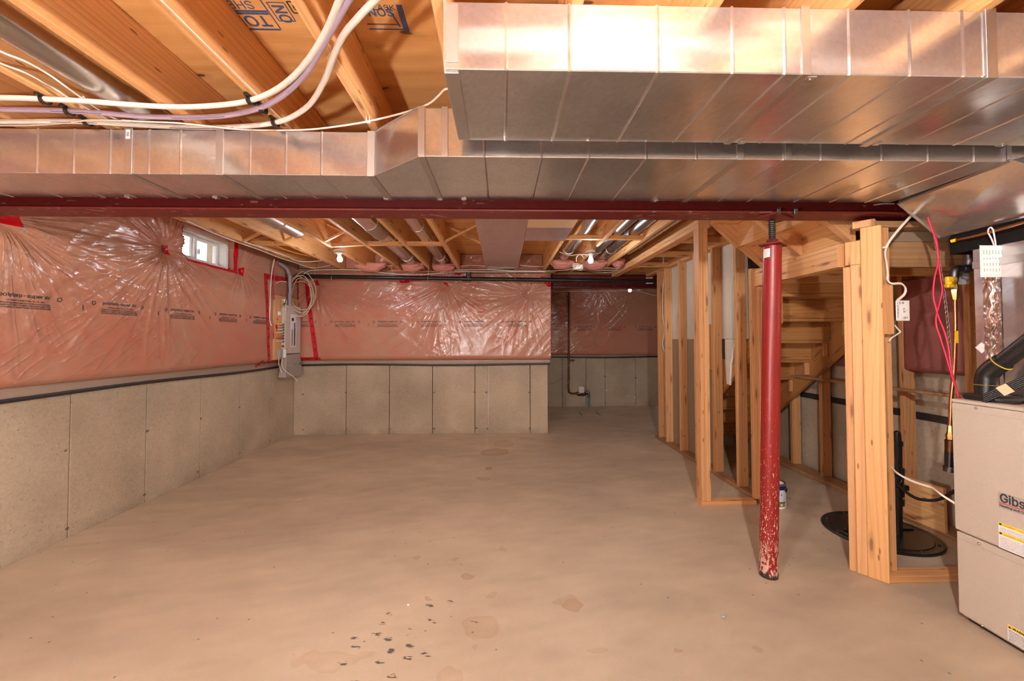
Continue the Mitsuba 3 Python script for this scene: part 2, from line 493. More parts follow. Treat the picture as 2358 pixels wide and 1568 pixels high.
mat('panel_dark', two({'type': 'roughplastic', 'alpha': 0.25, 'diffuse_reflectance': rgb(0.38, 0.34, 0.31)}))
mat('yellow_plastic', two({'type': 'roughplastic', 'alpha': 0.15, 'diffuse_reflectance': rgb(0.83, 0.47, 0.01)}))
mat('teal_plastic', two({'type': 'roughplastic', 'alpha': 0.2, 'diffuse_reflectance': rgb(0.05, 0.27, 0.26)}))
mat('blue_print', two({'type': 'roughplastic', 'alpha': 0.15, 'diffuse_reflectance': rgb(0.01, 0.025, 0.14)}))
flat('paper', (0.78, 0.74, 0.74), rough=0.7)
flat('pale_blue', (0.55, 0.64, 0.72), rough=0.5)
flat('label_green', (0.11, 0.16, 0.02), rough=0.5)
flat('label_orange', (0.60, 0.30, 0.05), rough=0.5)
flat('label_yellow', (0.85, 0.55, 0.01), rough=0.5)
flat('label_red', (0.6, 0.03, 0.03), rough=0.5)
flat('label_blue', (0.02, 0.08, 0.35), rough=0.5)
flat('drywall', proc(lambda p, n, uv: mix((0.55, 0.50, 0.42), (0.47, 0.42, 0.345), fbm(p.y * 5, p.z * 5, 1.0, 3))), rough=0.8)
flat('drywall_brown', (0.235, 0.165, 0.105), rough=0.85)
flat('drywall_core', (0.75, 0.70, 0.66), rough=0.9)
flat('furnace_paint', proc(lambda p, n, uv: mix((0.50, 0.42, 0.35), (0.46, 0.38, 0.315), noise(p.y * 300, p.z * 300, p.x * 300))), rough=0.5, spec=0.4)
flat('dark_gap', (0.02, 0.018, 0.016), rough=0.9)


def thermo_fn(p, n, uv):
    gx, gy = p.x * 52 + 0.3 * noise(p.x * 30, p.y * 60), p.y * 36 + 0.3 * noise(p.x * 60, p.y * 30)
    fx, fy = dr.abs(gx - dr.floor(gx) - 0.5), dr.abs(gy - dr.floor(gy) - 0.5)
    line = dr.maximum(smoothstep(0.44, 0.48, fx) * smoothstep(0.25, 0.5, noise(p.x * 20, p.y * 9, 3)), smoothstep(0.44, 0.48, fy) * smoothstep(0.3, 0.55, noise(p.x * 9, p.y * 20, 5)))
    return mix((0.50, 0.36, 0.345), (0.26, 0.18, 0.17), 0.75 * line)


mat('foil_board', two({'type': 'principled', 'base_color': proc(thermo_fn), 'roughness': 0.38, 'metallic': 0.55}))
flat('tan_board', (0.62, 0.42, 0.25), rough=0.7)
flat('well_metal', (0.80, 0.82, 0.84), rough=0.7)
mat('pane', {'type': 'thindielectric', 'int_ior': 1.5})
mat('lamp_white', two({'type': 'roughplastic', 'alpha': 0.1, 'diffuse_reflectance': rgb(0.8, 0.8, 0.8)}))
mat('soil', two({'type': 'diffuse', 'reflectance': rgb(0.2, 0.16, 0.12)}))

# ------------------------------------------------------------------ setting: floor, walls, subfloor
XL, YB, XC, YA, XR, YN = -2.957, 5.926, 0.667, 8.25, 3.20, -3.4
struct('floor')
put('floor', box((XL - 0.3, YN - 0.3, -0.15), (XR + 0.3, YA + 0.3, 0.0)), 'slab')
LEDGE = 0.985


def panel_wall(name, axis, pos, out, s0, s1, z0, z1, seams, key='concrete_panel', d=0.2):
    """concrete face at axis = pos, body on the side out: one panel per form board, joints recessed"""
    cuts = [s0] + sorted(s for s in seams if s0 + 0.05 < s < s1 - 0.05) + [s1]
    for a, b in zip(cuts[:-1], cuts[1:]):
        lo, hi = [0, 0, z0], [0, 0, z1]
        g = 0.004
        o = 1 - axis
        lo[axis], hi[axis] = pos, pos + out * d
        lo[o], hi[o] = a + g, b - g
        part(name, key, box(np.array(lo), np.array(hi), 0.002), 'concrete')


def tie_marks(name, axis, pos, inn, seams, zs):
    for s in seams:
        for z in zs:
            m = trimesh.creation.icosphere(subdivisions=1)
            sc = [0.010 + 0.016 * rng.random() ** 2, 0.010 + 0.016 * rng.random() ** 2, 0.006 + 0.008 * rng.random()]
            sc[axis] = 0.0025
            m.vertices *= sc
            c = [0, 0, z + 0.01 * rng.standard_normal()]
            c[axis], c[1 - axis] = pos, s + 0.015 * rng.standard_normal()
            m.apply_translation(c)
            part(name, 'tie_hole', m, 'concrete_mark')


WY0, WY1, WZ0, WZ1 = 3.755, 4.455, 2.085, 2.40            # window opening in the left wall
seamL = [2.9 - 0.61 * k for k in range(1, 11)] + [2.905, 3.51, 4.13, 4.735, 5.36]
struct('wall_left')
panel_wall('wall_left', 0, XL, -1, YN, YB + 0.2, 0, LEDGE, seamL)
tie_marks('wall_left', 0, XL, 1, [2.905, 3.51, 4.13, 4.735, 5.36], (0.07, 0.59))
for lo, hi in (((YN, LEDGE), (WY0, JT)), ((WY1, LEDGE), (YB, JT)), ((WY0, LEDGE), (WY1, WZ0)), ((WY0, WZ1), (WY1, JT))):
    part('wall_left', 'upper_wall', box((XL, lo[0], lo[1]), (XL - 0.2, hi[0], hi[1])), 'concrete')
seamB = [-2.215, -1.605, -0.99, -0.385, -0.2, 0.41]
struct('wall_back')
panel_wall('wall_back', 1, YB, 1, XL + 0.0005, XC, 0, LEDGE, seamB)
tie_marks('wall_back', 1, YB, -1, [-2.83, -2.215, -1.605, -0.99, -0.385, -0.2, 0.41], (0.07, 0.59))
part('wall_back', 'upper_wall', box((XL, YB, LEDGE), (XC, YB + 0.2, JT)), 'concrete')
struct('wall_alcove_side')
put('wall_alcove_side', box((XC - 0.2, YB + 0.2, 0), (XC, YA, JT)), 'concrete')
struct('wall_alcove')
panel_wall('wall_alcove', 1, YA, 1, XC, XR, 0, LEDGE, [1.22, 1.70, 2.086, 2.708])
tie_marks('wall_alcove', 1, YA, -1, [1.70, 2.086, 2.708], (0.07, 0.59))
part('wall_alcove', 'upper_wall', box((XC, YA, LEDGE), (XR, YA + 0.2, JT)), 'concrete')
struct('wall_right')
panel_wall('wall_right', 0, XR, 1, YN, YA, 0, JT, [YN + 0.61 * k for k in range(1, 19)])
struct('wall_behind')
put('wall_behind', box((XL, YN - 0.2, 0), (XR, YN, JT)), 'concrete')
struct('ceiling')
for ix in range(3):
    for iy in range(10):
        x0, y0 = XL - 0.2 + 2.44 * ix, -3.6 + 1.22 * iy
        part('ceiling', 'plywood_panel', box((x0 + 0.001, y0 + 0.001, JT), (x0 + 2.438, y0 + 1.218, JT + 0.016)), 'plywood')

# window in the left wall and the well outside it
w = struct('window_1')
FX0, FX1 = XL + 0.03, XL - 0.12
fw = 0.035
for lo, hi in (((WY0, WZ0), (WY1, WZ0 + fw)), ((WY0, WZ1 - fw), (WY1, WZ1)), ((WY0, WZ0), (WY0 + fw, WZ1)), ((WY1 - fw, WZ0), (WY1, WZ1))):
    part('window_1', 'frame', box((FX0, lo[0], lo[1]), (FX1, hi[0], hi[1]), 0.004), 'white_plastic')
ym = WY0 + 0.295
for a, b, x in ((WY0 + fw, ym + 0.02, XL - 0.02), (ym - 0.005, WY1 - fw, XL - 0.055)):
    sw = 0.03
    for lo, hi in (((a, WZ0 + fw), (b, WZ0 + fw + sw)), ((a, WZ1 - fw - sw), (b, WZ1 - fw)), ((a, WZ0 + fw), (a + sw, WZ1 - fw)), ((b - sw, WZ0 + fw), (b, WZ1 - fw))):
        part('window_1', 'sash', box((x, lo[0], lo[1]), (x - 0.025, hi[0], hi[1]), 0.003), 'white_plastic')
    part('window_1', 'pane', (np.array([[x - 0.012, a + sw, WZ0 + fw + sw], [x - 0.012, b - sw, WZ0 + fw + sw], [x - 0.012, b - sw, WZ1 - fw - sw], [x - 0.012, a + sw, WZ1 - fw - sw]]), np.array([[0, 1, 2], [0, 2, 3]])), 'pane')
part('window_1', 'latch', cat(box((XL - 0.018, ym - 0.003, 2.20), (XL + 0.006, ym + 0.017, 2.215), 0.003), box((XL - 0.01, ym + 0.002, 2.185), (XL + 0.014, ym + 0.010, 2.235), 0.003)), 'steel')
t = thing('window_well', 'pale ribbed metal window well outside the basement window', 'window well')
ys = np.linspace(3.3, 4.95, 60)
xo = -3.72 - 0.03 * np.cos((ys - 3.3) * 2 * np.pi / 0.28)
poly = [(x, y) for x, y in zip(xo, ys)] + [(x - 0.02, y) for x, y in zip(xo[::-1], ys[::-1])]
put(t + '__liner', prism(poly, 2, 1.85, 3.05), 'well_metal')
put(t + '__end_wall', box((-3.72, 3.28, 1.85), (-3.16, 3.30, 3.05)), 'well_metal')
put(t + '__end_wall_001', box((-3.72, 4.95, 1.85), (-3.16, 4.97, 3.05)), 'well_metal')
put(t + '__gravel', box((-3.74, 3.28, 1.8), (-3.16, 4.97, 1.86)), 'soil')

# ------------------------------------------------------------------ insulation blankets under clear film
WALLS = {
    'left': dict(axis=0, pos=XL, out=1, z0=1.058, z1=2.50, seed=1, amp=1.0,
                 pins=[(2.43, 2.06, 0.9, 0.010), (3.593, 2.136, 0.95, 0.013), (4.61, 2.136, 0.4, 0.008), (1.9, 2.3, 1.2, 0.012)]),
    'back': dict(axis=1, pos=YB, out=-1, z0=1.05, z1=2.36, seed=2, amp=1.0,
                 pins=[(-2.627, 2.154, 0.9, 0.012), (-0.798, 2.144, 0.7, 0.012), (0.40, 2.02, 0.75, 0.012), (-1.388, 2.2, 0.25, 0.006)]),
    'alcove': dict(axis=1, pos=YA, out=-1, z0=1.025, z1=2.45, seed=3, amp=1.0,
                   pins=[(1.05, 2.3, 0.5, 0.012), (2.0, 2.5, 0.9, 0.012), (2.7, 2.35, 0.5, 0.008)]),
}
THK = 0.075


def ridge(x): return np.clip(1 - np.abs(2 * x - 1) * 3.2, 0, 1) ** 1.3


def bulge(W, a, z):
    """how far the film stands off the concrete at (a along the wall, z)"""
    s = W['seed']
    P = lambda fa, fz, o=0: np.stack([a * fa + o, z * fz, np.full_like(a, s * 3.7)], -1)
    d = THK + 0.028 * (meshkit.fbm(P(1.5, 1.2), 3, s) - 0.5) + 0.012 * (meshkit.noise(P(5.5, 4.0), s + 9) - 0.5)
    # long diagonal creases and small crumples
    u, v = a * 0.8 + z * 0.6, z * 0.8 - a * 0.6
    q = np.stack([u * 2.2, v * 11 + 1.2 * np.sin(u * 3), np.full_like(a, s * 1.3)], -1)
    gate = np.clip((meshkit.noise(P(2.1, 2.1, 7), s + 4) - 0.42) * 4, 0, 1)
    d = d + W['amp'] * 0.0055 * ridge(meshkit.noise(q, s + 20)) * gate
    u2, v2 = a * 0.94 - z * 0.34, z * 0.94 + a * 0.34
    q = np.stack([u2 * 4.0, v2 * 17 + 1.5 * np.sin(u2 * 4), np.full_like(a, s * 2.3)], -1)
    d = d + W['amp'] * 0.0035 * ridge(meshkit.noise(q, s + 40)) * np.clip((meshkit.noise(P(2.9, 2.9, 3), s + 6) - 0.5) * 4, 0, 1)
    for k, (pa, pz, R, amp) in enumerate(W['pins']):
        da, dz = a - pa, z - pz
        r, th = np.hypot(da, dz), np.arctan2(dz, da)
        bend = th + 0.25 * r * np.sin(th * 2 + k)
        q = np.stack([np.cos(bend) * 7.5, np.sin(bend) * 7.5, r * 1.1 + k * 5.1], -1)
        f = ridge(meshkit.noise(q, s * 7 + k)) + 0.5 * ridge(meshkit.noise(q * [1.9, 1.9, 1.3], s * 9 + k))
        env = np.clip((r - 0.03) / 0.12, 0, 1) * np.exp(-(r / R) ** 2)
        d = d + 0.8 * amp * f * env - 0.035 * np.exp(-(r / 0.09) ** 2)
    # the lower edge turns back to the wall
    e = np.clip((z - W['z0']) / 0.06, 0, 1)
    return d * np.sqrt(np.clip(1 - (1 - e) ** 2, 0.0, 1)) + 0.004


def surf(W, a, z, off=0.0):
    a, z = np.asarray(a, float), np.asarray(z, float)
    d = bulge(W, a, z) + off
    p = np.zeros(a.shape + (3,))
    p[..., W['axis']] = W['pos'] + W['out'] * d
    p[..., 1 - W['axis']] = a
    p[..., 2] = z
    return p


def blanket(wall, avals, hole=None):
    W = WALLS[wall]
    zz = np.concatenate([W['z0'] + 0.06 * (1 - np.cos(np.linspace(0, np.pi / 2, 6)))[:-1], np.arange(W['z0'] + 0.062, W['z1'], 0.011)])
    A, Z = np.meshgrid(avals, zz, indexing='ij')
    P = surf(W, A, Z)
    na, nz = A.shape
    keep = np.ones((na - 1, nz - 1), bool)
    if hole is not None:
        ca, cz = (A[:-1, :-1] + A[1:, 1:]) / 2, (Z[:-1, :-1] + Z[1:, 1:]) / 2
        keep = ~hole(ca, cz)
        # around the opening the film is taped back to the frame
        inside = hole(A, Z)
    idx = np.arange(na * nz).reshape(na, nz)
    a, b, c, d = idx[:-1, :-1][keep], idx[1:, :-1][keep], idx[1:, 1:][keep], idx[:-1, 1:][keep]
    F = np.vstack([np.stack([a, b, c], 1), np.stack([a, c, d], 1)])
    if W['axis'] == 1: pass
    else: F = F[:, ::-1]
    F = F if W['out'] * (1 if W['axis'] == 0 else -1) < 0 else F
    V = P.reshape(-1, 3)
    # sides and back: the film and wool have body
    bd = trimesh.Trimesh(V, F, process=False)
    e = np.sort(bd.edges, axis=1)
    _, inv, cnt = np.unique(e, axis=0, return_inverse=True, return_counts=True)
    be = bd.edges[cnt[inv] == 1]
    back = V.copy()
    back[:, W['axis']] = W['pos'] + W['out'] * 0.002
    n = len(V)
    F2 = np.vstack([np.stack([be[:, 1], be[:, 0], be[:, 0] + n], 1), np.stack([be[:, 1], be[:, 0] + n, be[:, 1] + n], 1)])
    m = trimesh.Trimesh(np.vstack([V, back]), np.vstack([F, F2]), process=False)
    m.remove_unreferenced_vertices()
    return m


def whole(a, z):                      # the window opening with its torn, bowed left edge
    l = WY0 + 0.012 * np.sin(z * 40) + 0.05 * np.clip((2.14 - z) / 0.06, 0, 1) ** 2
    return (a > l) & (a < WY1 + 0.0) & (z > WZ0 + 0.006 * np.sin(a * 30)) & (z < WZ1)


av = np.concatenate([np.arange(YN, 1.6, 0.25), np.arange(1.6, 5.86, 0.011), [5.868]])
ib = {}
ib['left'] = solo('insulation_blanket', blanket('left', av, whole), 'film_over_batt', 'pink insulation blanket under shiny clear film on the left wall with the small window', 'insulation', smooth=True)
ib['back'] = solo('insulation_blanket', blanket('back', np.arange(XL + 0.09, XC + 0.045, 0.011)), 'film_over_batt', 'pink insulation blanket under wrinkled clear film on the back wall beside the electrical panel', 'insulation', smooth=True)
ib['alcove'] = solo('insulation_blanket', blanket('alcove', np.arange(XC + 0.02, 3.18, 0.013)), 'film_over_batt', 'pink film-covered insulation blanket at the back of the dim alcove', 'insulation', smooth=True)

# the film's lower flap and the black batten that holds it
for wall, s0, s1 in (('left', YN, 5.92), ('back', XL + 0.01, XC + 0.03), ('alcove', XC + 0.01, XR - 0.01)):
    W = WALLS[wall]
    n = int((s1 - s0) / 0.05)
    ss = np.linspace(s0, s1, n)
    rows = []
    for z, o in ((W['z0'] + 0.012, 0.016), (W['z0'] - 0.02, 0.011), (LEDGE + 0.02, 0.008), (LEDGE + 0.0, 0.005)):
        p = np.zeros((n, 3))
        p[:, W['axis']] = W['pos'] + W['out'] * (o + 0.006 * (meshkit.noise(np.stack([ss * 4, ss * 0 + z * 30, ss * 0], -1), 3) - 0.5))
        p[:, 1 - W['axis']] = ss
        p[:, 2] = z
        rows.append(p)
    back = [r.copy() for r in (rows[-1], rows[0])]
    for b in back: b[:, W['axis']] = W['pos'] + W['out'] * 0.0005
    V = np.concatenate(rows + back)
    F = []
    for r in range(6):
        for i in range(n - 1):
            a, b = r * n + i, ((r + 1) % 6) * n + i
            F += [(a, a + 1, b + 1), (a, b + 1, b)]
    part(ib[wall], 'film_flap', (V, np.array(F)), 'film_edge', True)
    P = []
    for q in np.linspace(s0, s1, n):
        p = [0, 0, LEDGE + 0.002 + 0.005 * math.sin(q * 2.3)]
        p[W['axis']], p[1 - W['axis']] = W['pos'] + W['out'] * 0.012, q
        P.append(p)
    m = tube(np.array(P), 0.009, 8)
    v = np.array(m.vertices)
    v[:, 2] = (v[:, 2] - LEDGE) * 1.6 + LEDGE
    m.vertices = v
    solo('batten_strip', m, 'black_strip', {'left': 'black batten strip under the insulation film along the left concrete wall', 'back': 'black batten strip under the insulation film along the back wall', 'alcove': 'black batten strip under the insulation film in the alcove'}[wall], 'batten', smooth=True)


def on_wall(W, m, off=0.0015):
    """lays a flat mesh (x = along the wall as read, y = up, z = thickness; placed at a, z) onto the film"""
    v = np.array(m.vertices)
    p = surf(W, v[:, 0], v[:, 1], off + v[:, 2])
    return trimesh.Trimesh(p, m.faces, process=False)


def wall_print(wall, a0, zt):
    """one repeat of the print on the film: maker's line, small lines and two maple leaves"""
    W = WALLS[wall]
    ms = []

    def word(s, h, x, y, bold=False, sq=1.0):
        m = meshkit.text_mesh(s, h, 0.0004, bold)
        v = np.array(m.vertices)
        v[:, 0] = (v[:, 0] - (v[:, 0].max() + v[:, 0].min()) / 2) * sq + x
        v[:, 1] += y
        m.vertices = v
        ms.append(m)
    word('polytarp-super six', 0.020, 0, 0, True, 1.12)
    word('CGSB/ON-CAN/CGSB-51.34-M86', 0.008, 0, -0.026, True, 1.1)
    for k, s in enumerate(('VAPOUR BARRIER INSULATION POLYETHYLENE', 'MANUFACTURED TO CANADIAN BUILDING CODE', 'CAUTION KEEP AWAY FROM SOURCES OF FLAME')):
        word(s, 0.0085, 0, -0.042 - 0.013 * k, True, 1.02)
    for sx in (-1, 1):
        th = np.linspace(0, 2 * np.pi, 25)[:-1]
        rr = 0.016 * (0.72 + 0.28 * np.abs(np.cos(2.5 * th)))
        from shapely.geometry import Polygon
        out = Polygon(np.stack([rr * np.cos(th), rr * np.sin(th)], 1))
        m = trimesh.creation.extrude_polygon(out.difference(out.buffer(-0.004)), 0.0004, engine='earcut')
        m.apply_translation([sx * 0.195, 0.004, 0])
        ms.append(m)
    m = trimesh.creation.box([0.006, 0.035, 0.0004])
    m.apply_translation([-0.27, -0.035, 0.0002])
    ms.append(m)
    for m, nm in zip(ms, ('film_print', 'small_print', 'small_print', 'small_print', 'small_print', 'leaf_mark', 'leaf_mark', 'edge_mark')):
        v = np.array(m.vertices)
        v[:, 0] += a0
        v[:, 1] += zt
        part(ib[wall], nm, on_wall(W, trimesh.Trimesh(v, m.faces, process=False)), 'ink', label='black maker print on the film' if nm == 'film_print' else None)


for a, s in ((2.545, 0), (3.155, 0), (3.77, 0), (4.385, 0), (4.965, 0)):
    wall_print('left', a, 1.605)
for a in (-2.82, -2.207, -1.612, -0.996, -0.395, 0.216):
    wall_print('back', a, 1.595)
for a in (1.06, 1.656, 2.271, 2.888):
    wall_print('alcove', a, 1.59)
for wall, spots in (('left', [(2.52, 2.0), (3.15, 1.86), (3.62, 1.93), (4.18, 1.88), (4.72, 1.82)]), ('back', [(-2.62, 1.90), (-1.98, 1.90), (-0.80, 1.90), (-0.32, 1.9), (0.2, 1.9), (0.62, 1.9)])):
    for a, z in spots:
        m = meshkit.text_mesh('8', 0.045, 0.0004)
        v = np.array(m.vertices)
        v[:, 0] = v[:, 0] * 0.75 + a
        v[:, 1] += z
        part(ib[wall], 'print_mark', on_wall(WALLS[wall], trimesh.Trimesh(v, m.faces, process=False)), 'ink_grey')


def tape(wall, quad, label, off=0.006, n=(14, 6), crumple=0.006, group=None, dots=False, name='tape_patch'):
    """red sheathing tape stuck over the film between four corners (a, z), in order round the patch"""
    W = WALLS[wall]
    q = np.array(quad, float)
    S, Tt = np.meshgrid(np.linspace(0, 1, n[0]), np.linspace(0, 1, n[1]), indexing='ij')
    B = ((1 - S)[..., None] * (1 - Tt)[..., None] * q[0] + S[..., None] * (1 - Tt)[..., None] * q[1] + S[..., None] * Tt[..., None] * q[2] + (1 - S)[..., None] * Tt[..., None] * q[3])
    wob = crumple * (meshkit.noise(np.stack([B[..., 0] * 45, B[..., 1] * 45, B[..., 0] * 0 + 5], -1), 5) - 0.3)
    P = surf(W, B[..., 0], B[..., 1], off)
    P[..., W['axis']] += W['out'] * wob
    Q = P.copy()
    Q[..., W['axis']] -= W['out'] * 0.003
    V = np.vstack([P.reshape(-1, 3), Q.reshape(-1, 3)])
    nn = n[0] * n[1]
    F = []
    for i in range(n[0] - 1):
        for j in range(n[1] - 1):
            a, b, c, d = i * n[1] + j, (i + 1) * n[1] + j, (i + 1) * n[1] + j + 1, i * n[1] + j + 1
            F += [(a, b, c), (a, c, d), (a + nn, c + nn, b + nn), (a + nn, d + nn, c + nn)]
    for i in range(n[0] - 1):
        for j in (0, n[1] - 1):
            a, b = i * n[1] + j, (i + 1) * n[1] + j
            F += [(a, b, b + nn), (a, b + nn, a + nn)]
    for j in range(n[1] - 1):
        for i in (0, n[0] - 1):
            a, b = i * n[1] + j, i * n[1] + j + 1
            F += [(a, b, b + nn), (a, b + nn, a + nn)]
    k = solo(name, (V, np.array(F)), 'red_tape', label, 'tape', group, smooth=40)
    if dots:
        L = np.linalg.norm(q[1] - q[0])
        for s in np.arange(0.08, 0.97, 0.11 / L):
            c = (1 - s) * (q[0] + q[3]) / 2 + s * (q[1] + q[2]) / 2
            m = trimesh.creation.cylinder(0.012, 0.0006, sections=12)
            m.apply_translation([c[0], c[1], 0.0])
            v = np.array(m.vertices)
            p = surf(W, v[:, 0], v[:, 1], off + 0.0032 + v[:, 2])
            part(k, 'printed_dot', trimesh.Trimesh(p, m.faces, process=False), 'ink')
    return k


tape('left', [(2.30, 2.105), (2.50, 2.105), (2.53, 2.025), (2.30, 2.03)], 'large red tape patch high at the left edge of the photo, under the beam')
tape('left', [(3.565, 2.155), (3.625, 2.168), (3.618, 2.085), (3.572, 2.09)], 'small crumpled red tape patch left of the window, centre of the fan of creases', crumple=0.02)
tape('left', [(4.595, 2.135), (4.67, 2.165), (4.65, 2.06), (4.59, 2.07)], 'small red tape patch on the film just right of the window', crumple=0.015)
tape('left', [(4.455, 2.40), (4.515, 2.40), (4.53, 2.09), (4.45, 2.09)], 'wide red tape strip down the right side of the small window', n=(20, 8), dots=True, crumple=0.004)
tape('left', [(3.80, 2.088), (4.54, 2.088), (4.54, 2.068), (3.80, 2.068)], 'thin red tape line under the small window', n=(30, 4), crumple=0.003)
tape('left', [(5.02, 2.12), (5.075, 2.12), (5.14, 1.05), (5.09, 1.05)][:1] + [(5.14, 1.05), (5.185, 1.05), (5.075, 2.12)], 'left upright of the red dotted tape frame round the electrical panel', n=(50, 5), dots=True)
tape('left', [(5.02, 2.155), (5.83, 2.19), (5.83, 2.13), (5.02, 2.085)], 'top strip of the red dotted tape frame round the electrical panel', n=(40, 5), dots=True)
tape('left', [(5.0, 1.07), (5.82, 1.10), (5.82, 1.065), (5.0, 1.02)][:2] + [(5.82, 1.062), (5.0, 1.03)], 'lower left strip of the red dotted tape frame round the electrical panel', n=(40, 5), dots=True)
tape('left', [(5.0, 1.10), (5.06, 1.10), (5.03, 1.0), (4.99, 1.0)], 'torn red tape tail at the lower left corner of the tape frame', crumple=0.01)
tape('left', [(5.24, 1.62), (5.33, 1.62), (5.36, 1.36), (5.22, 1.36)], 'crumpled red tape bunch beside the backing board of the panel', crumple=0.03)
tape('back', [(-2.775, 2.17), (-2.725, 2.17), (-2.56, 1.05), (-2.63, 1.05)][:1] + [(-2.635, 1.05), (-2.57, 1.05), (-2.725, 2.17)], 'right upright of the red dotted tape frame right of the electrical panel', n=(50, 5), dots=True)
tape('back', [(-2.86, 1.10), (-2.56, 1.10), (-2.55, 1.05), (-2.86, 1.055)], 'lower right strip of the red dotted tape frame beside the panel', n=(20, 5), dots=True)
tape('back', [(-2.665, 2.185), (-2.60, 2.19), (-2.585, 2.12), (-2.65, 2.12)], 'red tape rosette on the back wall right of the cable coil', crumple=0.025)
tape('back', [(-0.835, 2.17), (-0.775, 2.155), (-0.76, 2.11), (-0.81, 2.125)], 'small red tape knot at the middle of the back wall, creases fanning from it', crumple=0.02)
tape('back', [(-1.45, 2.20), (-1.31, 2.20), (-1.31, 2.155), (-1.45, 2.155)], 'red tape square just under the black drain pipe', n=(10, 6))
tape('back', [(-1.30, 2.20), (-1.10, 2.21), (-1.10, 2.19), (-1.30, 2.175)], 'narrow red tape sliver just under the black drain pipe', n=(14, 4))
tape('back', [(-1.5, 2.27), (-1.02, 2.28), (-1.02, 2.25), (-1.5, 2.235)], 'long red tape piece just above the black drain pipe', n=(30, 5))
tape('back', [(-0.66, 2.30), (-0.53, 2.30), (-0.53, 2.26), (-0.66, 2.27)], 'short red tape piece above the drain pipe near its clean-out', n=(10, 5))
tape('back', [(0.56, 2.25), (0.70, 2.22), (0.705, 2.10), (0.66, 2.10)], 'red tape flap at the upper right corner of the back wall by the alcove beam', crumple=0.02)

# ------------------------------------------------------------------ joists, bridging, beams
NTH = ['first', 'second', 'third', 'fourth', 'fifth', 'sixth', 'seventh', 'eighth', 'ninth', 'tenth', 'eleventh', 'twelfth']
fronts = [-0.187 + 0.411 * k for k in range(-6, 9)]
seen = [k for k, x in enumerate(fronts) if -2.7 < x < -0.1]
for k, x in enumerate(fronts):
    if abs(x - 0.635) < 0.01 or True:
        if k in seen:
            i = len([j for j in seen if j >= k])
            lab = f'orange wooden joist at upper left, {NTH[i - 1]} to the left of the big duct end'
        else:
            lab = 'wooden joist above the big silver duct, hidden for most of its length'
        solo('ceiling_joist', lumber((x, YN + 0.02, (J + JT) / 2), (x, 2.42, (J + JT) / 2), JT - J, 0.038, (0, 0, 1)), 'wood_joist', lab, 'joist', None if k in seen else 'joists above the ducts')
backs = [-0.2 + 0.4064 * k for k in range(-6, 9)]
for k, x in enumerate(backs):
    y0, y1 = 2.28, YB - 0.01 if x < XC else YA - 0.02
    z0 = J
    if x > 1.75: y0 = 3.36                     # the stair opening
    lab = (f'wooden joist beyond the red beam, {NTH[k]} from the left wall' if x < 1.6 else f'dark joist stub over the stairs, {["first", "second", "third", "fourth"][k - 11 if k > 10 else 0]} right of the post')
    solo('ceiling_joist', lumber((x, y0, (J + JT) / 2), (x, y1, (J + JT) / 2), JT - J, 0.038, (0, 0, 1)), 'wood_joist', lab, 'joist')


def strip(p0, p1, w=0.038, t=0.019, side=(0, 1, 0)): return lumber(p0, p1, w, t, side, c=0.002)


for k in range(len(backs) - 1):
    x0, x1 = backs[k] + 0.02, backs[k + 1] - 0.02
    if x1 > 1.6 or k == 6: continue
    yb = 4.25 if k < 7 else 3.96
    b = thing('joist_bridging', f'wooden bridging between {NTH[k]} and {NTH[k + 1]} joists from the left wall, beyond the beam', 'bridging')
    flatlow = k in (3, 4, 8, 9)
    if not flatlow:
        part(b, 'brace', strip((x0, yb - 0.03, J + 0.02), (x1, yb - 0.03, JT - 0.03)), 'wood_joist')
        part(b, 'brace', strip((x0, yb + 0.03, JT - 0.03), (x1, yb + 0.03, J + 0.02)), 'wood_joist')
    if k in (0, 2, 3, 4, 7, 8, 9):
        part(b, 'lower_strip', strip((x0, yb + (0.10 if k == 2 else 0.0) * 1 + 0.07, J + 0.022), (x1, yb + 0.07, J + 0.02), 0.06, 0.038, (0, 1, 0)), 'wood_joist')

# sill plate and rim board above the back wall
solo('sill_plate', bxuv((XL + 0.02, YB - 0.10, 2.295), (XC + 0.1, YB - 0.004, 2.333)), 'wood_old', 'weathered wooden sill strip along the top of the back wall', 'plate')


def ibeam(name, x0, x1, y, zb, h, bw, label):
    t = thing(name, label, 'beam')
    tf, tw = 0.012, 0.009
    part(t, 'web', box((x0, y - tw / 2, zb + tf), (x1, y + tw / 2, zb + h - tf)), 'red_steel')
    part(t, 'flange', box((x0, y - bw / 2, zb), (x1, y + bw / 2, zb + tf), 0.002), 'red_steel', label='lower flange with chipped red paint')
    part(t, 'flange', box((x0, y - bw / 2, zb + h - tf), (x1, y + bw / 2, zb + h), 0.002), 'red_steel')
    return t


BY, BZ = 2.312, 2.05
ibeam('steel_beam', XL - 0.02, XR + 0.02, BY, BZ, 0.245, 0.150, 'long red painted steel beam across the middle of the ceiling, behind the ducts')
solo('nailing_plate', bxuv((XL, BY - 0.07, BZ + 0.247), (1.55, BY + 0.07, J - 0.002)), 'wood_joist', 'wooden plate on top of the long red steel beam, under the joists', 'plate')
ibeam('steel_beam', XC - 0.05, 2.62, 6.07, 2.105, 0.20, 0.13, 'short dark red steel beam over the alcove opening')
solo('nailing_plate', bxuv((XC - 0.05, 6.0, 2.306), (2.2, 6.14, J - 0.001)), 'wood_old', 'wooden plate on top of the short alcove beam', 'plate')

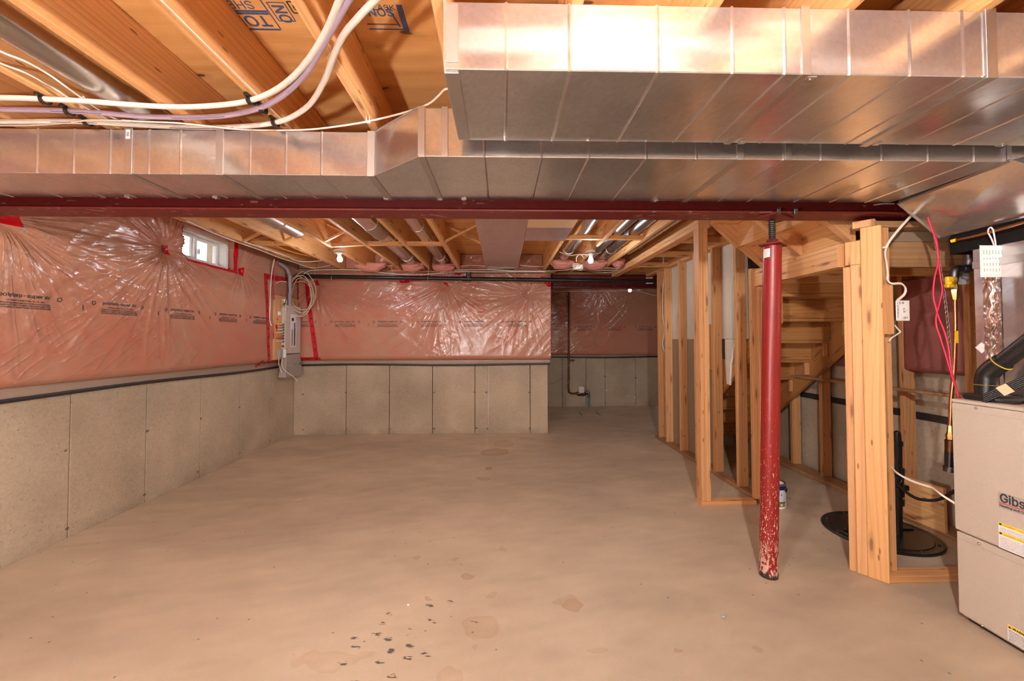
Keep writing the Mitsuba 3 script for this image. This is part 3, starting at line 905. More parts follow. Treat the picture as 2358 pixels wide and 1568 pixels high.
# column
c0, c1 = np.array([1.516, 2.33, 0.0]), np.array([1.572, 2.33, 1.885])
t = thing('steel_column', 'red adjustable steel post under the beam, paint scuffed off near the floor', 'column')
ax = (c1 - c0) / np.linalg.norm(c1 - c0)
part(t, 'tube', tube([c0, c0 + ax * 0.6, c0 + ax * 1.2, c1], 0.0475, 40), 'red_column', 40)
pl = box((-0.075, -0.055, 0), (0.075, 0.055, 0.008), 0.001)
pl.apply_transform(trimesh.transformations.rotation_matrix(0.7, [0, 0, 1]))
pl.apply_translation(c1)
part(t, 'cap_plate', pl, 'red_steel')
nut = trimesh.creation.cylinder(0.033, 0.028, sections=6)
nut.apply_translation(c1 + [0, 0, 0.022])
part(t, 'nut', nut, 'red_steel')
prof = [(0.0, 0), (0.017, 0)] + [(0.019 - 0.003 * (i % 2), 0.005 * i) for i in range(1, 26)] + [(0.0, 0.13)]
sp = BZ - c1[2] - 0.010
part(t, 'screw', lathe([(r, z * (sp / 0.13)) for r, z in prof], c1 + [0, 0, 0.0]), 'iron', 40)
sad = box((-0.10, -0.055, -0.010), (0.10, 0.055, 0.0), 0.001)
sad.apply_transform(trimesh.transformations.rotation_matrix(0.55, [0, 0, 1]))
sad.apply_translation((1.577, BY, BZ))
part(t, 'saddle_plate', sad, 'red_steel')
for sx in (-0.035, 0.062):
    part(t, 'clip', cat(box((1.577 + sx - 0.011, BY - 0.09, BZ - 0.012), (1.577 + sx + 0.011, BY - 0.074, BZ + 0.022), 0.003), box((1.577 + sx - 0.011, BY - 0.09, BZ + 0.014), (1.577 + sx + 0.011, BY - 0.03, BZ + 0.022), 0.003)), 'iron')
a0 = math.radians(-90 - 33 - 38)
ths = np.linspace(a0 - 0.42, a0 + 0.42, 10)
def colarc(ths, z0, z1, r):
    V, F = [], []
    for z in (z0, z1):
        for h in ths:
            s = (z - c0[2]) / (c1[2] - c0[2])
            o = c0 + (c1 - c0) * s
            V.append([o[0] + r * math.cos(h), o[1] + r * math.sin(h), z])
    n = len(ths)
    for i in range(n - 1):
        F += [(i, i + 1, i + 1 + n), (i, i + 1 + n, i + n)]
    return trimesh.Trimesh(V, F, process=False)
st = part(t, 'sticker', colarc(ths, 1.815, 1.865, 0.0481), 'paper', True, label='small white printed sticker')
for i in range(7):
    part(st, 'print_line', colarc(ths[1:-2] if i % 3 else ths[1:-4], 1.820 + i * 0.006, 1.8225 + i * 0.006, 0.0485), 'ink_grey', True)

# ------------------------------------------------------------------ ducts


def duct_mesh(x0, x1, y0, y1, z0, z1, ribs, seed, h=0.003):
    xs = [x0]
    for r in ribs:
        xs += [r - 0.006, r, r + 0.006]
    xs += [x1]
    offs = [0.0] + [0.0, h, 0.0] * len(ribs) + [0.0]
    V, F = [], []
    c = 0.003
    for x, o in zip(xs, offs):
        a, b, d, e = y0 - o, y1 + o, z0 - o, z1 + o
        V += [(x, a + c, d), (x, b - c, d), (x, b, d + c), (x, b, e - c), (x, b - c, e), (x, a + c, e), (x, a, e - c), (x, a, d + c)]
    for i in range(len(xs) - 1):
        for k in range(8):
            p, q = i * 8 + k, i * 8 + (k + 1) % 8
            F += [(p, q + 8, q), (p, p + 8, q + 8)]
    n = len(V)
    for i in range(1, 7):
        F += [(0, i, i + 1), (n - 8, n - 8 + i + 1, n - 8 + i)]
    return trimesh.Trimesh(V, F, process=False)


def cleat(x, y0, y1, z0, z1, w=0.028, t=0.004):
    """slip joint: a flat strip round the duct"""
    g = t
    return cat(box((x - w / 2, y0 - g, z0 - g), (x + w / 2, y0, z1 + g), 0.001), box((x - w / 2, y0 - g, z0 - g), (x + w / 2, y1 + g, z0), 0.001), box((x - w / 2, y1, z0 - g), (x + w / 2, y1 + g, z1 + g), 0.001))


def clip(x, y, z):
    return cat(box((x - 0.014, y - 0.012, z - 0.006), (x + 0.014, y + 0.012, z - 0.001), 0.001), cyl((x, y, z - 0.009), (x, y, z - 0.005), 0.004, 10))


UY0, UY1, UZ0, UZ1 = 1.179, 1.607, 2.133, 2.334
t = thing('return_air_duct', 'wide silver sheet metal duct nearest the camera along the top right', 'duct')
part(t, 'duct_section', duct_mesh(-0.162, 0.900, UY0, UY1, UZ0, UZ1, [0.015, 0.201, 0.461, 0.686, 0.843], 1), 'zinc')
part(t, 'duct_section', duct_mesh(0.913, 1.465, UY0, UY1, UZ0, UZ1, [1.04, 1.225, 1.39], 2), 'zinc')
part(t, 'duct_section', duct_mesh(1.478, 3.1, UY0, UY1, UZ0, UZ1, [1.646, 1.842, 2.02, 2.205, 2.45], 3), 'zinc')
part(t, 'slip_joint', cleat(0.9065, UY0, UY1, UZ0, UZ1), 'zinc_strip')
part(t, 'slip_joint', cleat(1.472, UY0, UY1, UZ0, UZ1, 0.034, 0.007), 'zinc_strip')
endp = prism([(UY0 - 0.006, UZ0 + 0.022), (UY0 + 0.016, UZ0 - 0.004), (UY1 - 0.012, UZ0 - 0.004), (UY1 + 0.006, UZ0 + 0.02), (UY1 + 0.006, UZ1), (UY0 - 0.006, UZ1)], 0, -0.168, -0.159)
part(t, 'end_cap', endp, 'zinc')
for lo, hi in (((UY0 - 0.005, UZ0 + 0.018), (UY0, UZ1 - 0.01)), ((UY0 + 0.012, UZ0 - 0.005), (UY1 - 0.012, UZ0))):
    part(t, 'end_hem', box((-0.167, lo[0], lo[1]), (-0.125, hi[0], hi[1]), 0.001), 'zinc_strip')
for x, y in ((0.93, UY0 + 0.016), (0.96, UY1 - 0.014), (2.03, UY1 - 0.014), (1.51, UY1 - 0.014)):
    part(t, 'drive_clip', clip(x, y, UZ0), 'zinc_strip')

SY0, SY1, SZ0, SZ1 = 1.668, 2.190, 2.095, 2.297
t = thing('supply_air_duct', 'long silver duct behind the near duct, stepping down to a narrower run at left', 'duct')
TX0, TX1 = -0.580, -0.335
part(t, 'duct_section', duct_mesh(-0.318, 0.988, SY0, SY1, SZ0, SZ1, [-0.07, 0.165, 0.36, 0.60, 0.81], 4), 'zinc')
part(t, 'duct_section', duct_mesh(1.002, 2.14, SY0, SY1, SZ0, SZ1, [1.18, 1.34, 1.60, 1.80, 2.0], 5), 'zinc')
QY0 = 1.872
part(t, 'narrow_section', duct_mesh(-1.268, -0.612, QY0, SY1, SZ0, SZ1, [-1.14, -0.98, -0.82], 6), 'zinc')
part(t, 'narrow_section', duct_mesh(-1.672, -1.282, QY0, SY1, SZ0, SZ1, [-1.59, -1.45], 7), 'zinc')
part(t, 'narrow_section', duct_mesh(-2.85, -1.688, QY0, SY1, SZ0, SZ1, [-1.76, -1.92, -2.08, -2.3, -2.55], 8), 'zinc')
V = np.array([(TX0, QY0, SZ0), (TX0, QY0, SZ1), (TX0, SY1, SZ1), (TX0, SY1, SZ0), (TX1, SY0, SZ0), (TX1, SY0, SZ1), (TX1, SY1, SZ1), (TX1, SY1, SZ0)])
F = np.array([(0, 4, 5, 1), (1, 5, 6, 2), (2, 6, 7, 3), (3, 7, 4, 0), (0, 1, 2, 3), (4, 7, 6, 5)])
part(t, 'transition', trimesh.Trimesh(V, np.vstack([F[:, [0, 1, 2]], F[:, [0, 2, 3]]]), process=False), 'zinc', label='slanted transition piece between the wide and the narrow run')
part(t, 'transition_hem', tube([V[0] - [0, 0.003, 0.002], V[4] - [0, 0.003, 0.002]], 0.004, 6), 'zinc_strip')
part(t, 'transition_hem', tube([V[1] - [0, 0.003, -0.002], V[5] - [0, 0.003, -0.002]], 0.004, 6), 'zinc_strip')
for x, w in ((TX0 - 0.016, 0.034), (-1.275, 0.034), (-1.68, 0.036)):
    part(t, 'slip_joint', cleat(x, QY0, SY1, SZ0, SZ1, w), 'zinc_strip')
for x, w in ((TX1 + 0.008, 0.030), (-0.232, 0.028), (0.995, 0.030), (1.20, 0.030)):
    part(t, 'slip_joint', cleat(x, SY0, SY1, SZ0, SZ1, w) if x != 1.2 and x > -0.2 or x < -0.3 else box((x - w / 2, SY0 - 0.004, SZ0 - 0.003), (x + w / 2, SY0, SZ1 + 0.004), 0.001), 'zinc_strip')
for x in (-1.95, -1.50, -0.61, -0.325, -0.2, 0.83):
    part(t, 'drive_clip', clip(x, SY1 - 0.012, SZ0), 'zinc_strip')
m = box((-1.690, QY0 - 0.0052, SZ1 - 0.045), (-1.672, QY0 - 0.0042, SZ1 - 0.004))
lb = part(t, 'barcode_label', m, 'paper', label='tiny white barcode label')
for i in range(5):
    part(lb, 'bar', box((-1.6875 + 0.0028 * i, QY0 - 0.0056, SZ1 - 0.034), (-1.6862 + 0.0028 * i, QY0 - 0.0051, SZ1 - 0.014)), 'ink')

# sloping boot from the supply duct down to the furnace plenum
V = np.array([(2.14, 1.648, 2.095), (2.40, 1.50, 1.90), (2.98, 1.50, 1.90), (2.98, 1.648, 2.297), (2.14, 1.648, 2.297),
              (2.192, 2.192, 2.095), (2.40, 2.172, 1.90), (2.98, 2.172, 1.90), (2.98, 2.192, 2.297), (2.192, 2.192, 2.297)])
f = [(0, 1, 2), (0, 2, 3), (0, 3, 4), (5, 7, 6), (5, 8, 7), (5, 9, 8)]
for i in range(5):
    j = (i + 1) % 5
    f += [(i, i + 5, j + 5), (i, j + 5, j)]
t = thing('plenum_boot', 'slanted silver duct boot dropping from the long duct towards the furnace', 'duct')
bm = trimesh.Trimesh(V, f, process=False)
if bm.volume < 0: bm.invert()
part(t, 'boot_body', bm, 'zinc')
part(t, 'edge_seam', cat(tube([V[0] + [-0.004, 0, -0.003], V[5] + [-0.004, 0, -0.003]], 0.007, 6), tube([V[5] + [0, 0.004, -0.003], V[6] + [0, 0.004, -0.003]], 0.005, 6)), 'zinc_strip')
part(t, 'canvas_collar', box((2.43, 1.50, 1.801), (2.96, 2.15, 1.905)), 'black_matte', label='black collar under the boot')  # plain black box filling the band between boot and plenum
# loose strap end
solo('hanger_strap', tube([(2.03, 2.17, 2.075), (2.10, 2.185, 2.088), (2.17, 2.196, 2.092)], 0.004, 6), 'zinc_strip', 'thin loose metal strap end at the corner of the duct boot', 'strap', smooth=True)


def round_duct(pts, r, label, joints=(), name='round_duct', taped=False):
    t = thing(name, label, 'duct')
    part(t, 'pipe', tube(pts, r, 28), 'zinc_round', 40)
    P = np.asarray(pts, float)
    for s in joints:
        i = min(int(s * (len(P) - 1)), len(P) - 2)
        p = P[0] + (P[-1] - P[0]) * s
        d = (P[-1] - P[0]) / np.linalg.norm(P[-1] - P[0])
        part(t, 'crimp_ring', tube([p - d * 0.006, p + d * 0.006], r + 0.003, 28), 'zinc_strip', 40)
    return t


zc = 2.43
# front bay, upper left of the photo
round_duct([(-1.645, -1.0, zc - 0.02), (-1.645, 1.77, zc - 0.02)], 0.064, 'round silver duct between joists at upper left, over the plastic pipes', (0.8,))
t = thing('duct_elbow', 'silver elbow where the round duct turns down into the narrow duct', 'duct')
part(t, 'elbow_body', tube([(-1.645, 1.74, zc - 0.02), (-1.635, 1.83, zc - 0.024), (-1.62, 1.93, zc - 0.05), (-1.60, 2.0, 2.36), (-1.60, 2.02, 2.298)], [0.062, 0.063, 0.062, 0.062, 0.062], 28, 4), 'zinc_round', 40)
for x0, y0, y1, r, lab, js in ((-2.03, 2.44, 4.1, 0.075, 'round silver duct beyond the beam nearest the window', (0.97,)),
                               (-1.215, 2.44, 5.6, 0.080, 'round silver duct with a taped joint, beyond the beam left of the middle', (0.42, 0.62)),
                               (-0.80, 2.44, 5.65, 0.064, 'slim round silver duct beyond the beam, left of the pink panels', (0.45, 0.62)),
                               (0.80, 2.44, 5.2, 0.066, 'round silver duct right of the pink panels, above the second bulb', (0.62,)),
                               (1.14, 2.44, 5.2, 0.062, 'left duct of the pair of bright round ducts at right', (0.6,)),
                               (1.31, 2.44, 5.2, 0.062, 'right duct of the pair of bright round ducts at right', (0.6,)),
                               (1.54, 2.44, 4.9, 0.058, 'round silver duct beside the plate of the post, farthest right', (0.7,))):
    pts = [(x0, y0, zc), (x0, y1, zc)]
    k = round_duct(pts, r, lab, js)
    for yh in (2.9, y1 - 0.35):
        arc = [(x0 + (r + 0.003) * math.cos(h), yh, zc + (r + 0.003) * math.sin(h)) for h in np.linspace(math.pi, 2 * math.pi, 16)]
        part(k, 'hanger', tube([(x0 - r - 0.003, yh, JT - 0.001)] + arc + [(x0 + r + 0.003, yh, JT - 0.001)], 0.0035, 6), 'zinc_strip', 40)
    if r == 0.08:
        part(k, 'tape_wrap', tube([(x0, 3.78, zc), (x0, 3.86, zc), (x0, 3.98, zc), (x0, 4.12, zc)], [r + 0.004, r + 0.007, r + 0.005, r + 0.008], 20), 'film_edge', 40, label='crinkled brown tape round the joint')
for lab, lo, hi in (('long pink-grey gridded return panel nailed under the joists at the centre', (-0.215, 2.42, 2.331), (0.222, 5.62, 2.3345)),
                    ('short pink-grey gridded return panel right of the long one, nearer the beam', (0.226, 2.42, 2.331), (0.632, 4.06, 2.3345))):
    t = thing('gridded_sheathing', lab, 'sheathing')
    part(t, 'board', box(lo, hi), 'foil_board')
    for x in (lo[0] + 0.03, hi[0] - 0.03):
        for y in np.arange(lo[1] + 0.2, hi[1], 0.3):
            part(t, 'staple', box((x - 0.008, y - 0.001, lo[2] - 0.0015), (x + 0.008, y + 0.001, lo[2])), 'steel')
    if hi[1] > 5: part(t, 'end_panel', box((lo[0] + 0.02, 5.55, 2.329), (hi[0] - 0.04, 5.80, 2.3305)), 'zinc_round', label='bare metal end sheet')
solo('cover_board', box((0.222, 2.44, 2.326), (0.63, 3.57, 2.330)), 'tan_board', 'tan board strip under the short return panel next to the beam', 'board')
# wool tufts stuffed round the duct ends over the back wall
for i, (x, y, w, lab) in enumerate(((-1.215, 5.62, 0.33, 'pink wool tuft round the end of the taped duct on the back wall'), (-0.80, 5.66, 0.34, 'pink wool tuft round the end of the slim duct on the back wall'),
                                   (-1.78, 5.6, 0.42, 'pink wool tuft in the joist bay behind the first bulb'), (0.80, 5.4, 0.33, 'pink wool tuft under the duct left of the second bulb'),
                                   (1.235, 5.4, 0.36, 'pink wool tuft under the pair of ducts right of the second bulb'), (1.53, 5.3, 0.16, 'small pink wool tuft beside the post plate'))):
    m = trimesh.creation.icosphere(subdivisions=4)
    v = np.array(m.vertices)
    v *= 1 + 0.55 * (meshkit.fbm(v * 2.3 + i * 7, 4, i) - 0.5)[:, None]
    v *= [w / 2, 0.10, 0.062]
    v[:, 2] -= 0.035 * (v[:, 0] / (w / 2)) ** 2 * -1
    v += [x, y, 2.335]
    solo('wool_tuft', trimesh.Trimesh(v, m.faces, process=False), 'batt_wool', lab, 'insulation', smooth=True)
for k in range(len(backs) - 1):                     # film folded over the rim boards between the joists
    x0, x1 = backs[k] + 0.022, backs[k + 1] - 0.022
    if x1 > 0.7: continue
    A, Z = np.meshgrid(np.linspace(x0, x1, 26), np.linspace(2.345, JT - 0.004, 16), indexing='ij')
    Y = YB - 0.05 - 0.035 * meshkit.fbm(np.stack([A * 9, Z * 9, A * 0], -1), 3, 8)
    P = np.stack([A, Y, Z], -1)
    nz = 16
    F = [(i * nz + j, i * nz + j + 1, (i + 1) * nz + j + 1) for i in range(25) for j in range(15)] + [(i * nz + j, (i + 1) * nz + j + 1, (i + 1) * nz + j) for i in range(25) for j in range(15)]
    Q = P.copy(); Q[..., 1] = YB - 0.003
    V = np.vstack([P.reshape(-1, 3), Q.reshape(-1, 3)])
    n = 26 * 16
    rim = [(i * nz, (i + 1) * nz) for i in range(25)] + [((i + 1) * nz + 15, i * nz + 15) for i in range(25)] + [(j + 1, j) for j in range(15)] + [(25 * nz + j, 25 * nz + j + 1) for j in range(15)]
    for a, b in rim: F += [(a, a + n, b + n), (a, b + n, b)]
    solo('rim_insulation', (V, np.array(F)), 'film_over_batt', f'film-covered pink wool closing the {NTH[k]} joist bay above the back wall', 'insulation', smooth=True)

# ------------------------------------------------------------------ plastic water pipes and cables under the near joists
PZ = 2.318


def zpts(l, z=PZ): return [at(x, y, Z=z) for x, y in l]


pipes = [('white plastic water pipe, front one of the three bending up at upper left', 'white_pipe', [(-300, 224), (0, 225), (100, 228), (200, 233), (300, 241), (400, 246), (480, 244), (560, 235), (620, 215), (668, 183), (708, 140), (744, 85), (772, 25), (800, -60)], ((104, 230), (578, 231))),
         ('purple-grey plastic water pipe, middle one of the three at upper left', 'purple_pipe', [(-300, 251), (0, 252), (120, 254), (220, 259), (330, 268), (430, 270), (520, 266), (600, 248), (660, 213), (710, 160), (748, 95), (785, 30), (830, -60)], ((160, 256), (606, 252))),
         ('white plastic water pipe, rear one of the three, nearest the narrow duct', 'white_pipe', [(-300, 278), (0, 280), (120, 279), (210, 281), (320, 288), (430, 293), (540, 292), (640, 281), (706, 247), (745, 190), (768, 130), (792, 80), (830, 35), (890, -35)], ((202, 281), (634, 282)))]
for lab, m, pts, clips in pipes:
    t = thing('water_pipe', lab, 'pipe')
    run = zpts(pts)
    run = [np.array([-2.84, run[0][1] - 0.004, PZ])] + [run[0] + np.array([-0.1, 0, 0])] + run + [run[-1] + np.array([0.02, -0.10, 0]), run[-1] + np.array([0.06, -0.35, 0]), run[-1] + np.array([0.13, -1.6, 0]), run[-1] + np.array([0.13, -3.0, 0])]
    part(t, 'pipe_run', tube(run, 0.0108, 12, 6), m, True)
    if 'purple' in lab or 'rear' in lab:
        c = catmull(np.array(zpts(pts)), 6)
        for s0 in ((12, 20), (28, 37), (48, 60)):
            seg = c[s0[0]:s0[1]] + np.array([0, -0.0072, -0.0078])
            part(t, 'print_line', tube(seg, 0.0013, 5), 'ink_blue', True)
    for i, (x, y) in enumerate(clips):
        p = at(x, y, Z=PZ)
        d = at(x + 8, y - 1, Z=PZ) - p
        d /= np.linalg.norm(d)
        k = thing('pipe_clip', f"black plastic clip on the {'front white' if 'front' in lab else 'purple' if 'purple' in lab else 'rear white'} pipe, {'left' if i == 0 else 'right'} of its two", 'pipe clip')
        n = np.array([-d[1], d[0], 0])
        arc = [p + n * (0.0145 * math.cos(h)) + np.array([0, 0, 0.0145 * math.sin(h)]) for h in np.linspace(math.radians(50), math.radians(-230), 14)]
        A = np.array(arc)
        V = np.vstack([A - d * 0.008, A + d * 0.008, A * 1.0 - d * 0.008 + (A - p) * 0.35, A + d * 0.008 + (A - p) * 0.35])
        m14 = 14
        f = []
        for j in range(13):
            for a, b in ((0, 1), (1, 3), (3, 2), (2, 0)):
                f += [(a * m14 + j, a * m14 + j + 1, b * m14 + j + 1), (a * m14 + j, b * m14 + j + 1, b * m14 + j)]
        for j in (0, 13): f += [(j, m14 + j, 3 * m14 + j), (j, 3 * m14 + j, 2 * m14 + j)]
        part(k, 'hook', trimesh.Trimesh(V, f, process=False), 'black_plastic', 30)
        part(k, 'nail_foot', box(p + n * -0.028 + [-0.006, -0.006, 0.004], p + n * -0.016 + [0.006, 0.006, 0.0165], 0.002), 'black_plastic')


def cable(label, pts, r=0.0045, m='white_cable', name='cable', flatc=0.0, n=8, curve=6):
    if not flatc:
        return solo(name, tube(pts, r, n, curve), m, label, 'cable', smooth=True)
    t = thing(name, label, 'cable')
    P = np.array(pts, float)
    for s in (-1, 1):
        part(t, 'strand', tube(P + np.array([0, 0.6, 0.8]) * s * flatc, r, n, curve), m, True)
    return t


def staple(p, label):
    return solo('cable_staple', cat(box(np.array(p) + [-0.009, -0.005, -0.010], np.array(p) + [0.009, 0.005, -0.005], 0.001), box(np.array(p) + [-0.009, -0.005, -0.006], np.array(p) + [-0.006, 0.005, 0.02]), box(np.array(p) + [0.006, -0.005, -0.006], np.array(p) + [0.009, 0.005, 0.02])), 'white_plastic', label, 'cable staple')


lx = -0.99
cable('thin white wire running straight along the underside of the joist nearest the pipes', [at(371, 0, Z=2.331) + [0, -0.5, 0], at(371, 0, Z=2.331), at(520, 147, Z=2.331), at(670, 295, Z=2.331), at(690, 312, Z=2.331)], 0.0028, n=6, curve=3)
cable('white cable from the near duct end along the top of the narrow duct', [at(x, y, Z=2.308) for x, y in ((1040, 205), (1024, 206), (1008, 222), (985, 240), (935, 258), (850, 279), (770, 292), (700, 299), (620, 300), (540, 297), (420, 284), (330, 280), (282, 277))] , 0.0042)
cable('white cable lying under the rear pipe at far left, over the narrow duct', [at(x, y, Z=2.312) for x, y in ((-200, 290), (0, 289), (80, 288), (150, 283), (215, 276), (300, 279))], 0.0042)
staple(at(848, 278, Z=2.312) + [0, 0, 0.0], 'white cable staple under the joist next to the duct transition')
for i, pts in enumerate((((0, 118), (60, 142), (110, 170), (150, 198), (185, 223), (240, 260), (300, 290), (330, 306)), ((0, 145), (60, 168), (120, 201), (158, 225), (190, 243), (240, 270), (276, 292)))):
    e0_ = at(0, pts[0][1], Z=2.345)
    P = [e0_ + [-0.06, -2.2, 0], e0_ + [-0.035, -0.8, 0], e0_ + [-0.02, -0.30, 0], e0_ + [-0.007, -0.09, 0]] + [at(x, y, Z=2.345 if j < 3 else 2.327) for j, (x, y) in enumerate(pts)]
    cable(('upper' if i == 0 else 'lower') + ' white cable slanting along the leftmost joist side towards the pipes', P, 0.0042)
staple(at(189, 233, Z=2.33), 'white plastic staple holding two cables on the leftmost joist')

# ink stamps on the underside of the plywood
ZI = JT - 0.0006


def stamp_line(k, a, b, w=0.004):
    a, b = np.array([*a, JT - 0.0004]), np.array([*b, JT - 0.0004])
    part(k, 'stamp_line', lumber(a, b, w, 0.0006, np.cross(b - a, [0, 0, 1]), c=0.00005)[:2], KC[k])


KC = {}
k = thing('ink_stamp', 'blue lumber stamp upside down on the plywood right of the second joist', 'stamp')
KC[k] = 'ink_blue'
part(k, 'lettering', text('SHEATHING', 0.036, (-0.905, 1.475, ZI), (-1, 0, 0), (0, 1, 0), 0.0004), 'ink_blue')
part(k, 'lettering', text('TOLKO', 0.05, (-0.885, 1.545, ZI), (-1, 0, 0), (0, 1, 0), 0.0004, True), 'ink_blue')
for y in (1.522, 1.533, 1.612):
    stamp_line(k, (-0.872, y), (-1.2, y), 0.009)
stamp_line(k, (-0.868, 1.46), (-0.868, 1.612), 0.005)
k2 = thing('ink_stamp', 'small blue boxed stamp NO on the plywood', 'stamp')
KC[k2] = 'ink_blue'
part(k2, 'lettering', text('NO', 0.042, (-0.842, 1.488, ZI), (0, 1, 0), (1, 0, 0), 0.0004, True), 'ink_blue')
for a, b in (((-0.852, 1.48), (-0.852, 1.567)), ((-0.79, 1.48), (-0.79, 1.567)), ((-0.852, 1.48), (-0.79, 1.48)), ((-0.852, 1.567), (-0.79, 1.567))): stamp_line(k2, a, b)
k3 = thing('ink_stamp', 'black boxed stamp 21 on the plywood beside a joist', 'stamp')
KC[k3] = 'ink'
part(k3, 'lettering', text('21', 0.036, (-0.747, 1.562, ZI), (0, 1, 0), (1, 0, 0), 0.0004, True), 'ink')
for a, b in (((-0.757, 1.552), (-0.757, 1.615)), ((-0.70, 1.552), (-0.70, 1.615)), ((-0.757, 1.552), (-0.70, 1.552)), ((-0.757, 1.615), (-0.70, 1.615))): stamp_line(k3, a, b)
k4 = thing('ink_stamp', 'smudged black boxed stamp on the plywood near the top edge of the photo', 'stamp')
KC[k4] = 'ink'
part(k4, 'smudge', text('B', 0.034, (-0.765, 1.487, ZI), (0, 1, 0), (1, 0, 0), 0.0004, True), 'ink')
for a, b in (((-0.777, 1.475), (-0.777, 1.527)), ((-0.722, 1.475), (-0.722, 1.527)), ((-0.777, 1.475), (-0.722, 1.475)), ((-0.777, 1.527), (-0.722, 1.527))): stamp_line(k4, a, b, 0.006)
k5 = thing('ink_stamp', 'blue framed lumber stamp on the plywood behind the pipes, left of the big duct', 'stamp')
KC[k5] = 'ink_blue'
part(k5, 'lettering', text('CLASK', 0.024, (-0.50, 1.505, ZI), (1, 0, 0), (0, -1, 0), 0.0004), 'ink')
part(k5, 'lettering', text('SONS', 0.034, (-0.40, 1.50, ZI), (-1, 0, 0), (0, 1, 0), 0.0004, True), 'ink_blue')
for a, b, w in (((-0.52, 1.575), (-0.395, 1.575), 0.006), ((-0.52, 1.60), (-0.385, 1.60), 0.006), ((-0.375, 1.48), (-0.375, 1.61), 0.022), ((-0.42, 1.49), (-0.395, 1.585), 0.007)): stamp_line(k5, a, b, w)

# ------------------------------------------------------------------ bare bulbs
def bulb_light(x, y, z, label, power, tint, box_up=True, tilt=(0, 0)):
    t = thing('light_fixture', label, 'light')
    ax = np.array([tilt[0], tilt[1], -1.0])
    ax /= np.linalg.norm(ax)
    o = np.array([x, y, z])
    if box_up:
        part(t, 'junction_box', lathe([(0, 0), (0.05, 0), (0.052, -0.038), (0, -0.038)], o, n=8), 'steel')
    part(t, 'lampholder', lathe([(0, 0), (0.056, 0.0), (0.058, 0.008), (0.05, 0.018), (0.026, 0.026), (0.022, 0.05), (0, 0.05)], o, ax, 28), 'lamp_white', 40)
    b = lathe([(0, 0.048), (0.013, 0.048), (0.014, 0.058), (0.022, 0.075), (0.029, 0.092), (0.030, 0.104), (0.026, 0.119), (0.015, 0.131), (0, 0.134)], o, ax, 24)
    if b.volume < 0: b.invert()
    k = part(t, 'bulb', b, None, True, label='lit white bulb', emitter={'type': 'area', 'radiance': rgb(*(power * np.array(tint)))})
    scene[k]['bsdf'] = {'type': 'ref', 'id': 'lamp_white'}
    return t


COOL, WARM = (0.93, 0.98, 1.03), (1.0, 0.96, 0.91)
bulb_light(-1.775, 4.5, 2.325, 'bare lit bulb on a ceiling joist, left one beyond the red beam', BULB_BACK, COOL, tilt=(0.12, 0))
bulb_light(0.965, 4.4, 2.30, 'bare lit bulb on a ceiling joist, right one beyond the red beam', BULB_BACK, COOL)
bulb_light(2.21, 7.0, 2.29, 'bare lit bulb far back in the alcove, under the short red beam', BULB_ALCOVE, COOL)
for (x, y), pw, wh in zip(((0.45, 0.1), (-1.5, -0.9), (1.7, -1.6)), BULB_ADDED, ('over', 'behind and left of', 'behind and right of')):  # unseen bulbs added round the camera to stand in for flash light
    bulb_light(x, y, 2.31, f'added bulb in place of flash, on a joist {wh} the camera', pw, WARM)
t = thing('work_light', 'added tripod lamp behind the camera, in place of flash', 'added light')  # unseen tripod lamp, added to do the work of a flash
wo = np.array([-1.05, -0.25, 1.12])
b = lathe([(0, -0.05), (0.02, -0.045), (0.04, -0.025), (0.047, 0), (0.04, 0.025), (0.02, 0.045), (0, 0.05)], wo, n=24)
if b.volume < 0: b.invert()
k = part(t, 'bulb', b, None, True, label='lit white bulb', emitter={'type': 'area', 'radiance': rgb(*(ADDED_LIGHT * np.array(WARM)))})
scene[k]['bsdf'] = {'type': 'ref', 'id': 'lamp_white'}
part(t, 'socket', cyl(wo + [0, 0, -0.10], wo + [0, 0, -0.048], 0.022, 16), 'black_plastic', 40)
part(t, 'pole', cyl(wo * [1, 1, 0] + [0, 0, 0.30], wo + [0, 0, -0.10], 0.014, 12), 'iron', 40)
for h in (0.3, 2.4, 4.5):
    part(t, 'leg', tube([wo * [1, 1, 0] + [0, 0, 0.42], wo * [1, 1, 0] + [0.38 * math.cos(h), 0.38 * math.sin(h), 0.010]], 0.010, 10), 'iron', 40)

# ------------------------------------------------------------------ electrical panel in the far left corner
px0 = XL + THK + 0.012
solo('backing_board', bxuv((px0 - 0.03, 5.235, 1.095), (px0 + 0.012, 5.83, 1.915)), 'wood_stud', 'upright plywood backing board behind the electrical panel', 'board')
t = thing('electrical_panel', 'beige breaker panel on the left wall in the far corner, with black breakers', 'electrical panel')
bx, fx = px0 + 0.012, -2.80
part(t, 'enclosure', box((bx, 5.40, 1.172), (fx - 0.012, 5.775, 1.795), 0.002), 'panel_grey')
part(t, 'cover', box((fx - 0.012, 5.383, 1.165), (fx, 5.79, 1.805), 0.004), 'panel_grey')
part(t, 'breaker_window', box((fx - 0.002, 5.52, 1.25), (fx + 0.003, 5.66, 1.69), 0.002), 'white_plastic', label='white recessed breaker strip')
part(t, 'main_breaker', box((fx + 0.002, 5.535, 1.60), (fx + 0.008, 5.585, 1.64), 0.001), 'ink')
for i in range(14):
    z = 1.27 + 0.022 * i
    m = 'ink' if i < 10 else 'label_blue'
    part(t, 'breaker', box((fx + 0.002, 5.60, z), (fx + 0.009, 5.625, z + 0.019), 0.001), m)
    if i < 10: part(t, 'breaker', box((fx + 0.002, 5.54, z), (fx + 0.007, 5.555, z + 0.019), 0.001), 'ink')
for z in (1.745, 1.225):
    part(t, 'cover_screw', cyl((fx - 0.001, 5.43, z), (fx + 0.002, 5.43, z), 0.006, 10), 'ink')
holes = [1.265, 1.325, 1.365, 1.40, 1.435, 1.475, 1.51, 1.545]
